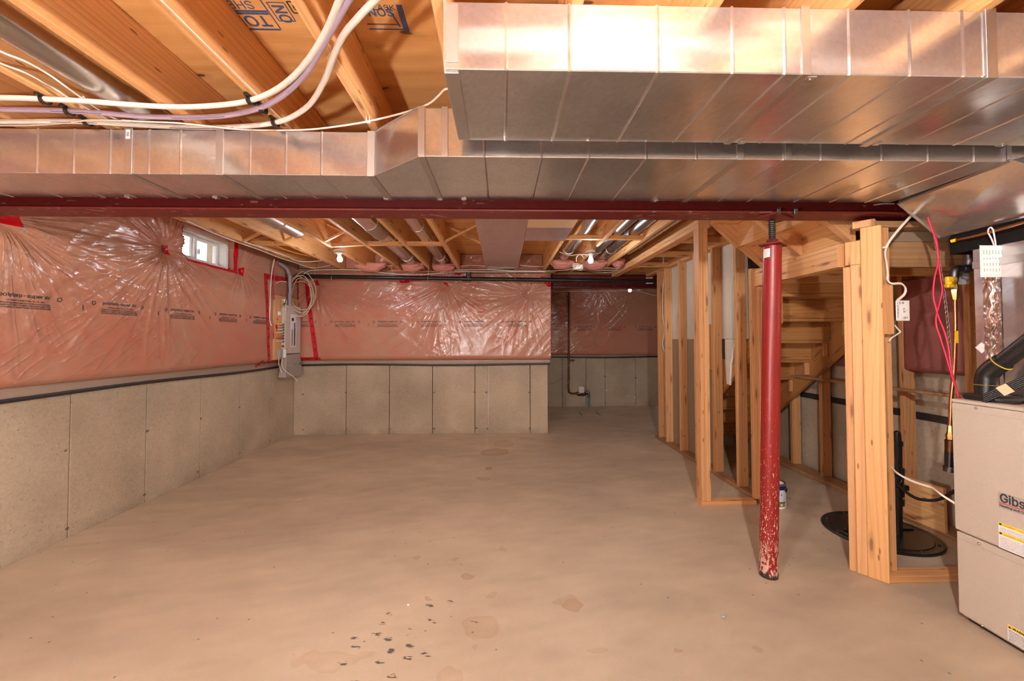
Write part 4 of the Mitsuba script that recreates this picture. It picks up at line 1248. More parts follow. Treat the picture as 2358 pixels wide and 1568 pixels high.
for i, z in enumerate(holes):
    part(t, 'cable_clamp', tube([(-2.835, 5.402, z), (-2.835, 5.388, z)], 0.014, 12), 'iron')
    if i == 0: continue
    m = ('white_cable', 'red_cable', 'orange_cable', 'white_cable', 'white_cable', 'tan_cable', 'yellow_cable')[i - 1]
    cable(f"short {m.split('_')[0]} branch cable entering the panel side, {NTH[i - 1]} from the bottom", [(-2.835, 5.392, z), (-2.835, 5.355, z + 0.006), (-2.855, 5.31, z + 0.004), (-2.865, 5.26, z + 0.008)], 0.007, m, curve=4)
t = thing('meter_box', 'tilted grey-beige steel box hanging below the breaker panel', 'electrical box')
lo = box((bx, 5.33, 0.862), (fx, 5.785, 1.155), 0.003)
v = np.array(lo.vertices)
v[:, 1] += (v[:, 1] < 5.5) * (1.155 - v[:, 2]) * -0.28 + (v[:, 1] < 5.5) * 0.09
v[:, 0] += (v[:, 0] > -2.83) * (1.155 - v[:, 2]) * 0.12
lo.vertices = v
part(t, 'enclosure', lo, 'panel_dark')
part(t, 'knockout', cyl((fx + 0.015, 5.74, 1.02), (fx + 0.022, 5.74, 1.02), 0.012, 12), 'ink')
part(t, 'maker_plate', box((fx + 0.017, 5.56, 1.005), (fx + 0.0195, 5.64, 1.03)), 'grey_plastic')
solo('outlet_box', box((-2.87, 5.30, 1.12), (-2.82, 5.37, 1.225), 0.004), 'grey_plastic', 'small grey outlet box low on the backing board', 'electrical box')
solo('wall_adapter', box((-2.825, 5.375, 1.115), (-2.79, 5.40, 1.225), 0.004), 'white_plastic', 'white plug adapter beside the grey outlet box', 'adapter')
solo('terminal_block', box((-2.87, 5.31, 1.66), (-2.84, 5.36, 1.71), 0.003), 'white_plastic', 'small white terminal box on the backing board', 'electrical box')
solo('doorbell_transformer', box((-2.87, 5.40, 1.83), (-2.82, 5.46, 1.88), 0.003), 'white_plastic', 'white transformer on top of the backing board', 'transformer')
rr = np.linspace(0, 2 * np.pi * 3, 60)
cable('small tangle of thin tan wires at the top of the backing board', [(-2.83 + 0.01 * math.sin(3 * h), 5.40 + (0.05 + 0.015 * math.sin(1.7 * h)) * math.cos(h), 1.81 + (0.035 + 0.012 * math.cos(2.3 * h)) * math.sin(h)) for h in rr], 0.003, 'tan_cable', n=6, curve=2)
solo('conduit', tube([(-2.86, 5.28, 2.335), (-2.845, 5.36, 2.32), (-2.83, 5.45, 2.285), (-2.825, 5.51, 2.22), (-2.825, 5.53, 2.13), (-2.825, 5.53, 1.79)], 0.024, 18, 5), 'grey_plastic', 'grey bent conduit coming down into the top of the breaker panel', 'conduit', smooth=40)
t = thing('cable_coil', 'coil of cream cable hanging above the electrical panel in the corner', 'cable coil')
for i in range(6):
    a, b = 0.15 + 0.035 * rng.random(), 0.24 + 0.05 * rng.random()
    cx, cz = -2.745 + 0.03 * rng.standard_normal(), 1.98 - 0.012 * i + 0.015 * rng.standard_normal()
    ph = rng.random() * 6
    hs = np.linspace(0, 2 * np.pi, 30)
    P = [(cx + a * math.cos(h) * (1 + 0.06 * math.sin(2 * h + ph)), 5.60 + 0.012 * i + 0.02 * math.sin(h + ph), cz + b * 0.95 * math.sin(h) * (1 + 0.05 * math.cos(3 * h + ph))) for h in hs]
    part(t, 'loop', tube(P, 0.0055, 7), 'tan_cable', True)
YC = 5.55
cable('white cable running down beside the tape frame to the left of the panel', [at(x, y, Y=5.15) for x, y in ((632, 596), (626, 625), (623, 660), (622, 700), (621, 735), (625, 750))], 0.007)
cable('red cable dropping from the joists beside the white one left of the panel', [at(x, y, Y=5.2) for x, y in ((640, 598), (634, 620), (630, 650), (631, 690))], 0.006, 'red_cable')
cable('white cable arching over the top of the backing board', [at(x, y, Y=5.3) for x, y in ((660, 649), (645, 648), (634, 656), (630, 678))], 0.006)
cable('black cable dangling in front of the conduit above the panel', [at(x, y, Y=5.3) for x, y in ((657, 632), (662, 650), (664, 670), (659, 690), (655, 705))], 0.004, 'black_plastic')
cable('white cable looping out of the coil to the panel side', [(-2.60, 5.63, 1.86), (-2.63, 5.68, 1.78), (-2.72, 5.74, 1.73), (-2.80, 5.78, 1.72)], 0.006, 'tan_cable')
cable('thin white wire hanging from the adapter down over the concrete', [at(x, y, Y=5.25) for x, y in ((642, 822), (642, 838), (646, 852), (649, 858))], 0.004)
cable('white cable end sticking out in front of the tilted steel box', [at(x, y, Y=5.33 if y < 830 else 5.29) for x, y in ((651, 822), (649, 838), (652, 848), (662, 858), (674, 866), (686, 878))], 0.004)

# cables strung below the far joists
far = [('white cable stapled along the first joist over the window towards the corner', [(430, 508), (500, 540), (560, 562), (600, 576), (640, 592), (675, 603), (720, 617), (760, 611)], 2.325),
       ('second white cable sagging beside the first joist over the corner', [(560, 556), (610, 572), (660, 590), (690, 602), (730, 601), (740, 599)], 2.325),
       ('orange cable between two joists near the left bulb', [(625, 556), (645, 570), (680, 582), (715, 590)], 2.35),
       ('long white cable along the back wall above the black drain pipe, left part', [(690, 640), (712, 624), (760, 621), (830, 622), (900, 630), (960, 633), (1050, 626), (1120, 626), (1256, 626)], None),
       ('white cable run under the joists from the centre to the alcove beam', [(1045, 622), (1120, 621), (1190, 624), (1260, 624), (1300, 622), (1320, 618), (1360, 612)], None),
       ('short white cable between the two joists left of the return panel', [(1060, 613), (1090, 611), (1118, 613)], None),
       ('short white cable right of the return panel', [(1197, 611), (1225, 613), (1256, 614)], None),
       ('short white cable stub by the tape above the drain pipe', [(860, 613), (880, 612), (905, 612)], None)]
for lab, pts, z in far:
    cable(lab, [at(x, y, Z=z) if z else at(x, y, Y=5.72) for x, y in pts], 0.007, 'orange_cable' if 'orange' in lab else 'white_cable')
cable('white cable from the joist to the second bulb holder', [at(x, y, Y=4.4) for x, y in ((1288, 580), (1310, 588), (1330, 586), (1352, 586))], 0.006)
cable('white cable loop hanging from the junction box beside the second bulb', [at(x, y, Y=4.9) for x, y in ((1345, 594), (1336, 586), (1328, 592), (1327, 604))], 0.006)
t = thing('cable_coil', 'small white coil of cable hanging below the joists near the second bulb', 'cable coil')
for i in range(5):
    hs = np.linspace(0, 2 * np.pi, 24)
    o = at(1330, 610 + 2.6 * i, Y=4.9)
    part(t, 'loop', tube([(o[0] + 0.062 * math.cos(h), o[1] + 0.05 * math.sin(h), o[2] + 0.006 * math.sin(2 * h + i)) for h in hs], 0.0055, 7), 'white_cable', True)
for i, dy in enumerate((0, 5, 10)):
    cable(('upper', 'middle', 'lower')[i] + ' cable of the bundle running from the small coil to the post plate', [at(x, y + dy * k, Z=2.31) for x, y, k in ((1342, 614, 0.6), (1372, 619, 0.8), (1400, 617, 1.0), (1425, 618, 0.6), (1450, 606, 0.5), (1480, 588, 0.3), (1520, 568, 0.3))], 0.006)
for i, dy in enumerate((0, 3, 6)):
    cable(('upper', 'middle', 'lower')[i] + ' of three cables bundled above the first studs', [at(x, y + dy, Y=5.4) for x, y in ((1462, 612), (1490, 606), (1515, 606), (1535, 613))], 0.006)
t = thing('cable', 'white cable hanging in a loop with a clip on the first stud by the alcove', 'cable')
part(t, 'strand', tube([at(x, y, Y=5.36) for x, y in ((1533, 624), (1527, 660), (1526, 720), (1530, 760), (1526, 790), (1530, 810), (1534, 812))], 0.006, 8, 5), 'white_cable', True)
part(t, 'strand', tube([at(x, y, Y=5.36) for x, y in ((1534, 624), (1531, 660), (1530, 720), (1532, 755), (1533, 790), (1535, 812))], 0.006, 8, 5), 'white_cable', True)
part(t, 'clip', box(at(1528, 800, Y=5.38) - [0.01, 0.01, 0.0], at(1534, 786, Y=5.38) + [0.0, 0.012, 0.0], 0.002), 'grey_plastic')

t = thing('pull_chain', 'short beaded pull chain hanging between the plates above the first studs', 'chain')
pc = at(1527, 575, Y=4.47)
for i in range(9):
    part(t, 'bead', hull((pc + [0.004 * (i % 2), 0, -0.019 * i], 0.009)), 'steel', True)
part(t, 'hook', tube([pc + [0, 0, 0.0], [pc[0], pc[1], 2.318]], 0.003, 6), 'steel')

# black drain pipe along the back wall, copper lines above it
t = thing('drain_pipe', 'long black plastic drain pipe under the joists along the back wall', 'pipe')
da, db = np.array([-2.82, 5.70, 2.222]), np.array([2.35, 5.70, 2.155])
part(t, 'pipe', tube([da, db], 0.0285, 24), 'black_plastic', 40)
for s in (0.445, 0.458):
    part(t, 'coupling', tube([da + (db - da) * (s - 0.006), da + (db - da) * (s + 0.006)], 0.036, 24), 'black_plastic', 40)
p = at(1079, 637, Y=5.70)
part(t, 'cleanout', tube([p + [0, 0, -0.03], p + [0, -0.005, 0.06]], 0.036, 24), 'black_plastic', 40)
for x in (986, 1186, 765):
    q = at(x, 640, Y=5.70)
    part(t, 'pipe_hanger', cat(tube([q + [0, 0, 0.035], q + [0, 0, 0.16]], 0.003, 6), tube([q + np.array([0, 0.033 * math.cos(h), 0.033 * math.sin(h)]) for h in np.linspace(0, 6.28, 20)], 0.0035, 6)), 'zinc_strip')
for x, y in ((1495, 640), (1495, 652)):
    q = at(x, y, Y=5.66)
    part(t, 'white_print', text('ABS DWV', 0.016, q - [0.05, 0, 0.008], (1, 0, 0), (0, 0, 1), bold=True), 'paper')
t = thing('copper_pipe', 'pair of dull copper water lines under the joists at the back wall', 'pipe')
part(t, 'pipe', tube([at(x, y, Y=5.74) for x, y in ((902, 613), (902, 624), (935, 624), (1050, 625), (1160, 626))], 0.009, 10), 'copper', True)
part(t, 'pipe', tube([at(x, y, Y=5.78) for x, y in ((985, 624), (1060, 628), (1250, 627))], 0.009, 10), 'copper_dull', True)

# ------------------------------------------------------------------ stud wall at the right and the post wall in front of it
SX = 2.10
stud = lambda lo, hi: bxuv(lo, hi)
PT = 2.257
for y, lab in ((5.445, 'pale wooden stud at the far end of the stud wall, next to the alcove'), (5.205, 'second wooden stud of the stud wall, counted from the alcove'), (4.79, 'third wooden stud of the stud wall, left of the front post'),
               (4.40, 'fourth wooden stud of the stud wall, hidden behind the front post'), (4.02, 'fifth wooden stud of the stud wall, just right of the front post, stained foot'),
               (3.615, 'sixth wooden stud of the stud wall, before the door opening')):
    solo('wall_stud', stud((SX, y, 0.040), (SX + 0.089, y + 0.038, PT)), 'wood_stud', lab, 'stud')
solo('wall_stud', stud((SX - 0.035, 3.335, 0.040), (SX + 0.054, 3.373, 1.93)), 'wood_stud', 'pale doubled end stud of the stud wall, left of the red column', 'stud')
solo('wall_stud', stud((SX + 0.0, 3.295, 0.040), (SX + 0.089, 3.333, 1.775)), 'wood_stud', 'orange jack stud under the header, partly behind the red column', 'stud')
solo('bottom_plate', stud((SX, 3.295, 0.0), (SX + 0.089, 5.60, 0.038)), 'wood_old', 'dusty wooden bottom plate under the stud wall', 'plate')
solo('top_plate', stud((SX, 3.42, PT + 0.001), (SX + 0.089, 5.90, PT + 0.038)), 'wood_stud', 'lower top plate over the stud wall', 'plate')
solo('top_plate', stud((SX, 3.42, PT + 0.039), (SX + 0.089, 5.90, J - 0.001)), 'wood_stud', 'upper top plate over the stud wall', 'plate')
for s, (x, lab) in enumerate(((1.612, 'left half of the doubled front post standing free before the stud wall'), (1.651, 'right half of the doubled front post standing free before the stud wall'))):
    solo('front_post', stud((x, 3.300, 0.040), (x + 0.038, 3.389, PT)), 'wood_stud', lab, 'post')
solo('bottom_plate', stud((1.608, 3.300, 0.0), (SX - 0.04, 3.389, 0.038)), 'wood_stud', 'short wooden floor plate between the front post and the stud wall', 'plate')
solo('top_plate', stud((1.611, 3.300, PT + 0.001), (1.70, 5.95, PT + 0.038)), 'wood_stud', 'lower long plate running back from the top of the front post', 'plate')
solo('top_plate', stud((1.611, 3.300, PT + 0.039), (1.70, 5.95, J - 0.001)), 'wood_stud', 'upper long plate running back from the top of the front post', 'plate')
for i, y in enumerate((3.80, 4.45, 5.1)):
    solo('plate_block', stud((1.702, y, PT), (SX - 0.002, y + 0.038, PT + 0.06)), 'wood_stud', f'short wooden block between the two top plates, {NTH[i]} from the front', 'block')
# drywall on the far face of the studs
DX = SX + 0.0905
solo('drywall_sheet', box((DX, 3.60, 1.348), (DX + 0.0125, 5.60, 2.33)), 'drywall', 'pale upper drywall sheet behind the studs', 'drywall')
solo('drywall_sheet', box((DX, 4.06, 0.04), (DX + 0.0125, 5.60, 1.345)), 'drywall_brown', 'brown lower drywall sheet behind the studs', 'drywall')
t = thing('drywall_scrap', 'torn tapering drywall scrap hanging between two studs beside the stairs', 'drywall')
poly = [(3.975, 1.345), (3.775, 1.345), (3.80, 1.29), (3.825, 1.27), (3.845, 1.16), (3.87, 1.11), (3.885, 0.98), (3.895, 0.905), (3.955, 0.91), (3.975, 1.1)]
part(t, 'sheet', prism(poly, 0, DX, DX + 0.0125), 'drywall')
part(t, 'torn_edge', tube([(DX - 0.001, y, z) for y, z in poly[1:8]], 0.005, 6), 'drywall_core')
solo('osb_block', box((DX - 0.03, 4.08, 1.03), (DX - 0.001, 4.38, 1.50), 0.002), 'plywood', 'yellowish board scrap let in between two studs at mid height', 'board')

# ------------------------------------------------------------------ stairs seen from below
t = thing('basement_stairs', 'wooden stair flight seen from underneath behind the studs, going down to the back', 'stairs')
y0, z0, RUN, RISE = 3.23, 1.687, 0.23, 0.19
xa, xb = DX + 0.05, 3.0
for k in range(9):
    y, z = y0 + RUN * k, z0 - RISE * k
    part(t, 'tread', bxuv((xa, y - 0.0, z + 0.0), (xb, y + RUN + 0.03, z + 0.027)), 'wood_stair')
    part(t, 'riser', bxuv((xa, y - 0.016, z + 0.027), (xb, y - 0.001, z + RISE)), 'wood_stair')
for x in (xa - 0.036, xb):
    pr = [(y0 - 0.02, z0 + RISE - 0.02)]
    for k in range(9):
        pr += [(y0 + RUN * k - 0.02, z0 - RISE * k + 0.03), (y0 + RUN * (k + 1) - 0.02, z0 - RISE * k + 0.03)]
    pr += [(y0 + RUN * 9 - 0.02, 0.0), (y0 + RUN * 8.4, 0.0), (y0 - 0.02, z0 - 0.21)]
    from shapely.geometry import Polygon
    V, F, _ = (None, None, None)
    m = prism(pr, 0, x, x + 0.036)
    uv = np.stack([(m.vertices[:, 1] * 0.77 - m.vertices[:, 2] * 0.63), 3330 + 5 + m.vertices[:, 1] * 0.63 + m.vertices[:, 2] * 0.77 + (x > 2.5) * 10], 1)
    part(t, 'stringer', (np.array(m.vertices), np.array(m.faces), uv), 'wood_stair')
for k in range(1, 7):
    part(t, 'cleat_block', bxuv((xb - 0.04, y0 + RUN * k + 0.01, z0 - RISE * k - 0.12), (xb - 0.002, y0 + RUN * k + 0.035, z0 - RISE * k - 0.002)), 'wood_stud')
# landing and the upper flight that climbs to the left
t = thing('stair_landing', 'wooden landing platform over the under-stair space, behind the header', 'landing')
part(t, 'deck', bxuv((2.17, 2.42, 1.93), (3.18, 3.22, 1.948), 0.001), 'wood_joist')
part(t, 'joist', bxuv((2.17, 3.17, 1.79), (3.16, 3.208, 1.928)), 'wood_stud')
part(t, 'joist', bxuv((2.17, 2.80, 1.79), (3.16, 2.838, 1.928)), 'wood_joist')
part(t, 'joist', bxuv((3.162, 2.45, 1.79), (3.18, 3.16, 1.928)), 'wood_joist')
t = thing('upper_stairs', 'underside of the upper stair flight climbing left above the door header', 'stairs')
for y in (2.42, 2.84, 3.26):
    pr = [(2.13, 1.925), (2.13, 2.09), (1.92, 2.09), (1.92, 2.28), (1.715, 2.28)]
    m = prism(pr, 1, y, y + 0.038)
    uv = np.stack([m.vertices[:, 0] * 0.75 - m.vertices[:, 2] * 0.66, 4330 + 5 + m.vertices[:, 0] * 0.66 + m.vertices[:, 2] * 0.75 + 10 * int(y * 10)], 1)
    part(t, 'stringer', (np.array(m.vertices), np.array(m.faces), uv), 'wood_stud')
for x, z in ((2.13, 1.93), (1.92, 2.095)):
    part(t, 'riser', bxuv((x - 0.0, 2.42, z), (x + 0.018, 3.30, z + 0.19)), 'wood_joist')
for x, z in ((1.92, 2.092), (1.705, 2.282)):
    part(t, 'tread', bxuv((x - 0.0, 2.42, z), (x + 0.21, 3.30, z + 0.025)), 'wood_joist')
solo('door_header', lumber((2.055, 2.40, 1.846), (2.125, 3.335, 1.850), 0.140, 0.076, (0, 0, 1)), 'wood_stud', 'thick wooden header over the under-stair opening, right of the red column', 'header')
solo('door_header', stud((2.24, 2.355, 1.77), (3.19, 2.395, 1.92)), 'wood_old', 'dark stained wooden header behind the gas pipe at right', 'header')
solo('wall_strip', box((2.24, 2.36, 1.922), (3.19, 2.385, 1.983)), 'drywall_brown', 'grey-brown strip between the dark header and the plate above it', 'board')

# corner post built of several studs at an angle
t_ = np.array([0.617, -0.787, 0.0])
n_ = np.array([0.787, 0.617, 0.0])
P0 = np.array([2.020, 2.372, 0.0])


def angled(s0, s1, z0, z1, depth, off=0.0):
    c = P0 + t_ * (s0 + s1) / 2 + n_ * (off + depth / 2)
    return lumber(c + [0, 0, z0], c + [0, 0, z1], s1 - s0, depth, t_)


for s0, s1, z1, dp, off, lab in ((0.0, 0.036, 1.768, 0.089, 0.006, 'narrow leftmost stud of the corner post cluster, under the header'), (0.0365, 0.084, 1.776, 0.089, 0.0, 'second stud of the corner post cluster, under the header'),
                                 (0.0845, 0.176, 1.984, 0.038, -0.004, 'broad tall stud with strong grain at the front of the corner post')):
    solo('corner_stud', angled(s0, s1, 0.002 if s0 < 0.08 else 0.002, z1, dp, off), 'wood_stud' if s0 < 0.08 else 'wood_joist', lab, 'stud')
solo('header_block', angled(0.012, 0.083, 1.778, 1.915, 0.05, 0.004), 'wood_joist', 'orange nailed block at the end of the header, left of the tall stud', 'block')
solo('corner_stud', stud((2.135, 2.285, 0.040), (2.224, 2.323, 1.984)), 'wood_stud', 'wooden stud right of the broad one, set back, standing on the floor plate', 'stud')
solo('bottom_plate', stud((2.13, 2.238, 0.0), (2.98, 2.327, 0.038)), 'wood_stud', 'orange wooden floor plate between the corner post and the furnace', 'plate')
solo('top_plate', stud((2.10, 2.285, 1.986), (3.19, 2.374, 2.024)), 'wood_old', 'dark wooden top plate under the red beam at right', 'plate')
solo('plate_end', angled(0.05, 0.15, 1.986, 2.026, 0.06, -0.006), 'wood_stud', 'cut plate end on top of the corner post under the beam', 'block')
solo('switch_block', stud((2.128, 2.240, 1.372), (2.198, 2.2835, 1.648)), 'wood_stud', 'pale wooden block nailed to the corner post beside the furnace switch', 'block')
t = thing('furnace_switch', 'white switch box with handwritten ON, OFF and FURNACE beside the corner post', 'switch')
sx0, sx1, sz0, sz1, sy = 2.207, 2.284, 1.446, 1.560, 2.236
part(t, 'box', box((sx0 + 0.006, sy + 0.004, sz0 + 0.006), (sx1 - 0.006, sy + 0.045, sz1 - 0.006)), 'steel')
part(t, 'cover_plate', box((sx0, sy, sz0), (sx1, sy + 0.005, sz1), 0.0015), 'white_plastic')
part(t, 'toggle', hull(((2.252, sy - 0.001, 1.506), 0.004), ((2.256, sy - 0.014, 1.512), 0.003)), 'white_plastic')
part(t, 'toggle_slot', box((2.246, sy - 0.0006, 1.492), (2.258, sy, 1.517)), 'ink_grey')
for s, x, z, h in (('O N', 2.222, 1.541, 0.012), ('OFF', 2.245, 1.457, 0.011)):
    part(t, 'lettering', text(s, h, (x, sy - 0.0001, z), (1, 0, 0), (0, 0, 1)), 'ink')
for i, ch in enumerate('FURNACE'):
    part(t, 'lettering', text(ch, 0.0085, (2.2125, sy - 0.0001, 1.540 - 0.0125 * i), (1, 0, 0), (0, 0, 1)), 'ink')
cable('white cable from the duct boot down the stud to the furnace switch', [at(x, y, Y=yy) for x, y, yy in ((2135, 462, 2.21), (2105, 490, 2.22), (2075, 522, 2.235), (2048, 556, 2.25), (2038, 580, 2.265), (2041, 605, 2.27), (2044, 630, 2.27), (2044, 645, 2.27), (2054, 653, 2.26), (2075, 653, 2.25), (2085, 664, 2.25), (2082, 678, 2.25), (2066, 692, 2.26))], 0.0045, flatc=0.003)
cable('white cable end looping out below the furnace switch', [at(x, y, Y=2.262) for x, y in ((2060, 748), (2066, 756), (2073, 764), (2064, 771), (2052, 779), (2048, 786))], 0.0042)
solo('cable_staple', box(at(2038, 570, Y=2.255) - [0.014, 0.004, 0.005], at(2038, 570, Y=2.255) + [0.014, 0.006, 0.005], 0.002), 'white_plastic', 'white staple holding the cable on the corner stud', 'cable staple')

# ------------------------------------------------------------------ right outer wall: studs, wool, shelf, sump
for y, x, lab in ((4.245, 3.045, 'farther stud against the right concrete wall under the stairs'), (3.845, 3.045, 'nearer stud against the right concrete wall under the stairs'), (3.045, 3.05, 'wooden stud on the right wall behind the sump, left of the bare wool'), (2.565, 3.012, 'wooden stud on the right wall beside the furnace')):
    solo('wall_stud', stud((x, y, 0.041), (x + 0.089, y + 0.038, 1.30 if y > 3.7 else 2.3)), 'wood_stud', lab, 'stud')
solo('bottom_plate', stud((2.975, 2.3, 0.0), (3.135, 4.6, 0.038)), 'wood_old', 'grey weathered plate at the foot of the right wall behind the sump', 'plate')
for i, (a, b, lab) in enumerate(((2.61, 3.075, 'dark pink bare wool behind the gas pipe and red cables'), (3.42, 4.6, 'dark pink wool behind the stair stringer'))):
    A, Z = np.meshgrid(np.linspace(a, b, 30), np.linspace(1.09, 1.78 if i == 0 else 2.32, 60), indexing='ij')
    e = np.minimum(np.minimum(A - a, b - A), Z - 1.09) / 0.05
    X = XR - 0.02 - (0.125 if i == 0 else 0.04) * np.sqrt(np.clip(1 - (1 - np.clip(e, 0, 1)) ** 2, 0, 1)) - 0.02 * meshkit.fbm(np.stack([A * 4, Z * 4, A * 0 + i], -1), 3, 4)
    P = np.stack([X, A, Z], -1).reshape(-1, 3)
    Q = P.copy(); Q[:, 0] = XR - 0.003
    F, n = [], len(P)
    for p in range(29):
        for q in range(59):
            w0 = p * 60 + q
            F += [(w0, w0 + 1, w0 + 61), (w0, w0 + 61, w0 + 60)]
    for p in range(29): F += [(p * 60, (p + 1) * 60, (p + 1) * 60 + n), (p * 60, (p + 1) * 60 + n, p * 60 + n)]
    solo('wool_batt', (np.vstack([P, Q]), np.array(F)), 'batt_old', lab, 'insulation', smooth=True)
solo('shelf_board', bxuv((2.957, 2.61, 0.957), (2.998, 4.30, 0.980)), 'wood_old', 'dark narrow shelf board along the right wall behind the sump pipe', 'shelf')
solo('batten_strip', box((XR - 0.012, 2.3, 0.73), (XR - 0.001, 4.7, 0.785), 0.003), 'black_strip', 'black strip across the right concrete wall under the stairs', 'batten')
t = thing('sump_pit', 'round black plastic sump pit lid in the floor behind the corner post', 'sump pit')
sc = np.array([2.62, 2.82, 0.0])
part(t, 'lid', lathe([(0, 0.020), (0.27, 0.018), (0.275, 0.012), (0.30, 0.012), (0.305, 0.016), (0.318, 0.016), (0.325, 0.008), (0.325, 0.0005), (0, 0.0005)], sc, n=56), 'black_plastic', 40)
for h in np.linspace(0, 2 * np.pi, 9)[:-1]:
    part(t, 'lid_bolt', cyl(sc + [0.29 * math.cos(h), 0.29 * math.sin(h), 0.011], sc + [0.29 * math.cos(h), 0.29 * math.sin(h), 0.020], 0.008, 8), 'iron')
part(t, 'lid_rib', box(sc + [-0.24, -0.012, 0.017], sc + [0.24, 0.012, 0.030], 0.004), 'black_plastic')
t = thing('sump_pipe', 'black upright discharge pipe with fittings rising from the sump lid', 'pipe')
pp = np.array([2.685, 2.75, 0.02])
part(t, 'riser', cyl(pp, pp + [0.012, 0, 0.62], 0.026, 20), 'black_plastic', 40)
for z, r, h in ((0.20, 0.034, 0.04), (0.26, 0.036, 0.06), (0.345, 0.034, 0.05), (0.40, 0.038, 0.05), (0.60, 0.035, 0.03)):
    part(t, 'fitting', cyl(pp + [0.006, 0, z], pp + [0.007, 0, z + h], r, 20), 'black_plastic', 40)
part(t, 'cap', hull((pp + [0.012, 0, 0.63], 0.024), (pp + [0.012, 0, 0.68], 0.020)), 'black_plastic', True)
part(t, 'clamp', box(pp + [0.02, -0.03, 0.30], pp + [0.062, 0.03, 0.335], 0.004), 'black_plastic')
cable('black hose sagging from the sump pipe to behind the furnace', [at(x, y, Y=2.7 - 0.35 * i / 6) for i, (x, y) in enumerate(((2066, 1112), (2085, 1132), (2110, 1147), (2140, 1152), (2165, 1149), (2185, 1138), (2215, 1120)))], 0.009, 'black_plastic', 'hose', curve=6)
cable('black power cord curling along the sump pipe', [at(x, y, Y=2.70) for x, y in ((2070, 1070), (2076, 1085), (2077, 1105), (2068, 1118))], 0.005, 'black_plastic')
cable('white double cord from the corner post across to the furnace', [at(x, y, Y=2.31 - 0.38 * i / 6) for i, (x, y) in enumerate(((2050, 1070), (2062, 1086), (2088, 1102), (2118, 1114), (2148, 1124), (2172, 1142), (2240, 1184)))], 0.004, 'white_cable', flatc=0.003)
lean = lumber(np.array([2.99, 2.72, 0.06]), np.array([2.975, 3.02, 0.055]), 0.30, 0.02, (-0.0, 0.06, 1))
solo('leaning_board', (lean[0] + np.array([0, 0, 0.125]), lean[1], lean[2]), 'wood_joist', 'orange plywood scrap leaning at the foot of the right wall beside the furnace', 'board')

# paint can
t = thing('paint_can', 'open white paint can with a blue rim band, on the floor behind the red column', 'paint can')
cc = np.array([2.205, 3.305, 0.0])
R_ = 0.084
part(t, 'body', lathe([(0, 0.002), (R_ - 0.002, 0.0), (R_ + 0.001, 0.004), (R_, 0.008), (R_, 0.185), (R_ - 0.002, 0.187), (R_ - 0.002, 0.03), (0, 0.03)], cc, n=40), 'paper', 40)
part(t, 'rim', lathe([(R_ - 0.012, 0.186), (R_ + 0.001, 0.184), (R_ + 0.002, 0.190), (R_ - 0.003, 0.194), (R_ - 0.012, 0.190)], cc, n=40), 'steel', 40)
part(t, 'band', lathe([(R_ + 0.0003, 0.148), (R_ + 0.001, 0.148), (R_ + 0.001, 0.182), (R_ + 0.0003, 0.182), (R_ + 0.0003, 0.148)], cc, n=40), 'blue_print', 40)
part(t, 'paint', lathe([(0, 0.12), (R_ - 0.003, 0.12), (R_ - 0.003, 0.118), (0, 0.118)], cc, n=32), 'white_plastic')


def can_arc(h0, h1, z0, z1, r):
    hs = np.linspace(h0, h1, 14)
    V = [(cc[0] + r * math.cos(h), cc[1] + r * math.sin(h), z) for z in (z0, z1) for h in hs]
    F = []
    for i in range(13): F += [(i, i + 1, i + 15), (i, i + 15, i + 14)]
    return trimesh.Trimesh(V, F, process=False)


part(t, 'label_sky', can_arc(-2.3, -1.05, 0.06, 0.147, R_ + 0.0006), 'pale_blue', True)
part(t, 'label_field', can_arc(-2.3, -1.05, 0.018, 0.058, R_ + 0.0006), 'label_green', True)
part(t, 'label_flower', can_arc(-1.30, -1.12, 0.024, 0.044, R_ + 0.0010), 'label_orange', True)
part(t, 'label_flower', can_arc(-1.62, -1.40, 0.024, 0.042, R_ + 0.0010), 'pale_blue', True)
for i in range(9):
    part(t, 'label_text', can_arc(-0.95, -0.45, 0.03 + 0.011 * i, 0.034 + 0.011 * i, R_ + 0.0006), 'ink_grey', True)
part(t, 'label_text', can_arc(-1.55, -1.45, 0.105, 0.118, R_ + 0.0010), 'ink_blue', True)
part(t, 'lug', hull((cc + [R_ * 0.55, -R_ * 0.86, 0.155], 0.013), (cc + [R_ * 0.56, -R_ * 0.87, 0.14], 0.010)), 'black_plastic')

# ------------------------------------------------------------------ furnace, plenum, gas line
FX, FY0, FY1, FZ = 2.203, 1.36, 1.962, 1.036
t = thing('furnace', 'tall beige gas furnace cut off by the right edge of the photo', 'furnace')
part(t, 'cabinet', box((FX + 0.02, FY0, 0.012), (2.95, FY1 - 0.002, FZ + 0.004), 0.004), 'furnace_paint')
up = part(t, 'upper_panel', box((FX - 0.004, FY0, 0.424), (FX + 0.021, FY1, FZ - 0.002), 0.004), 'furnace_paint')
lo = part(t, 'lower_panel', box((FX + 0.002, FY0, 0.026), (FX + 0.021, FY1 - 0.001, 0.414), 0.004), 'furnace_paint')
part(t, 'top_flange', box((FX - 0.002, FY0, FZ), (FX + 0.06, FY1 + 0.001, FZ + 0.016), 0.003), 'furnace_paint')
part(t, 'panel_crease', box((FX - 0.0046, FY0, FZ - 0.035), (FX - 0.003, FY1 - 0.004, FZ - 0.0335)), 'panel_dark')
part(t, 'panel_crease', box((FX + 0.0012, FY0, 0.383), (FX + 0.003, FY1 - 0.004, 0.3845)), 'panel_dark')
part(t, 'plinth', box((FX + 0.03, FY0, 0.0), (2.93, FY1 - 0.02, 0.026)), 'dark_gap')
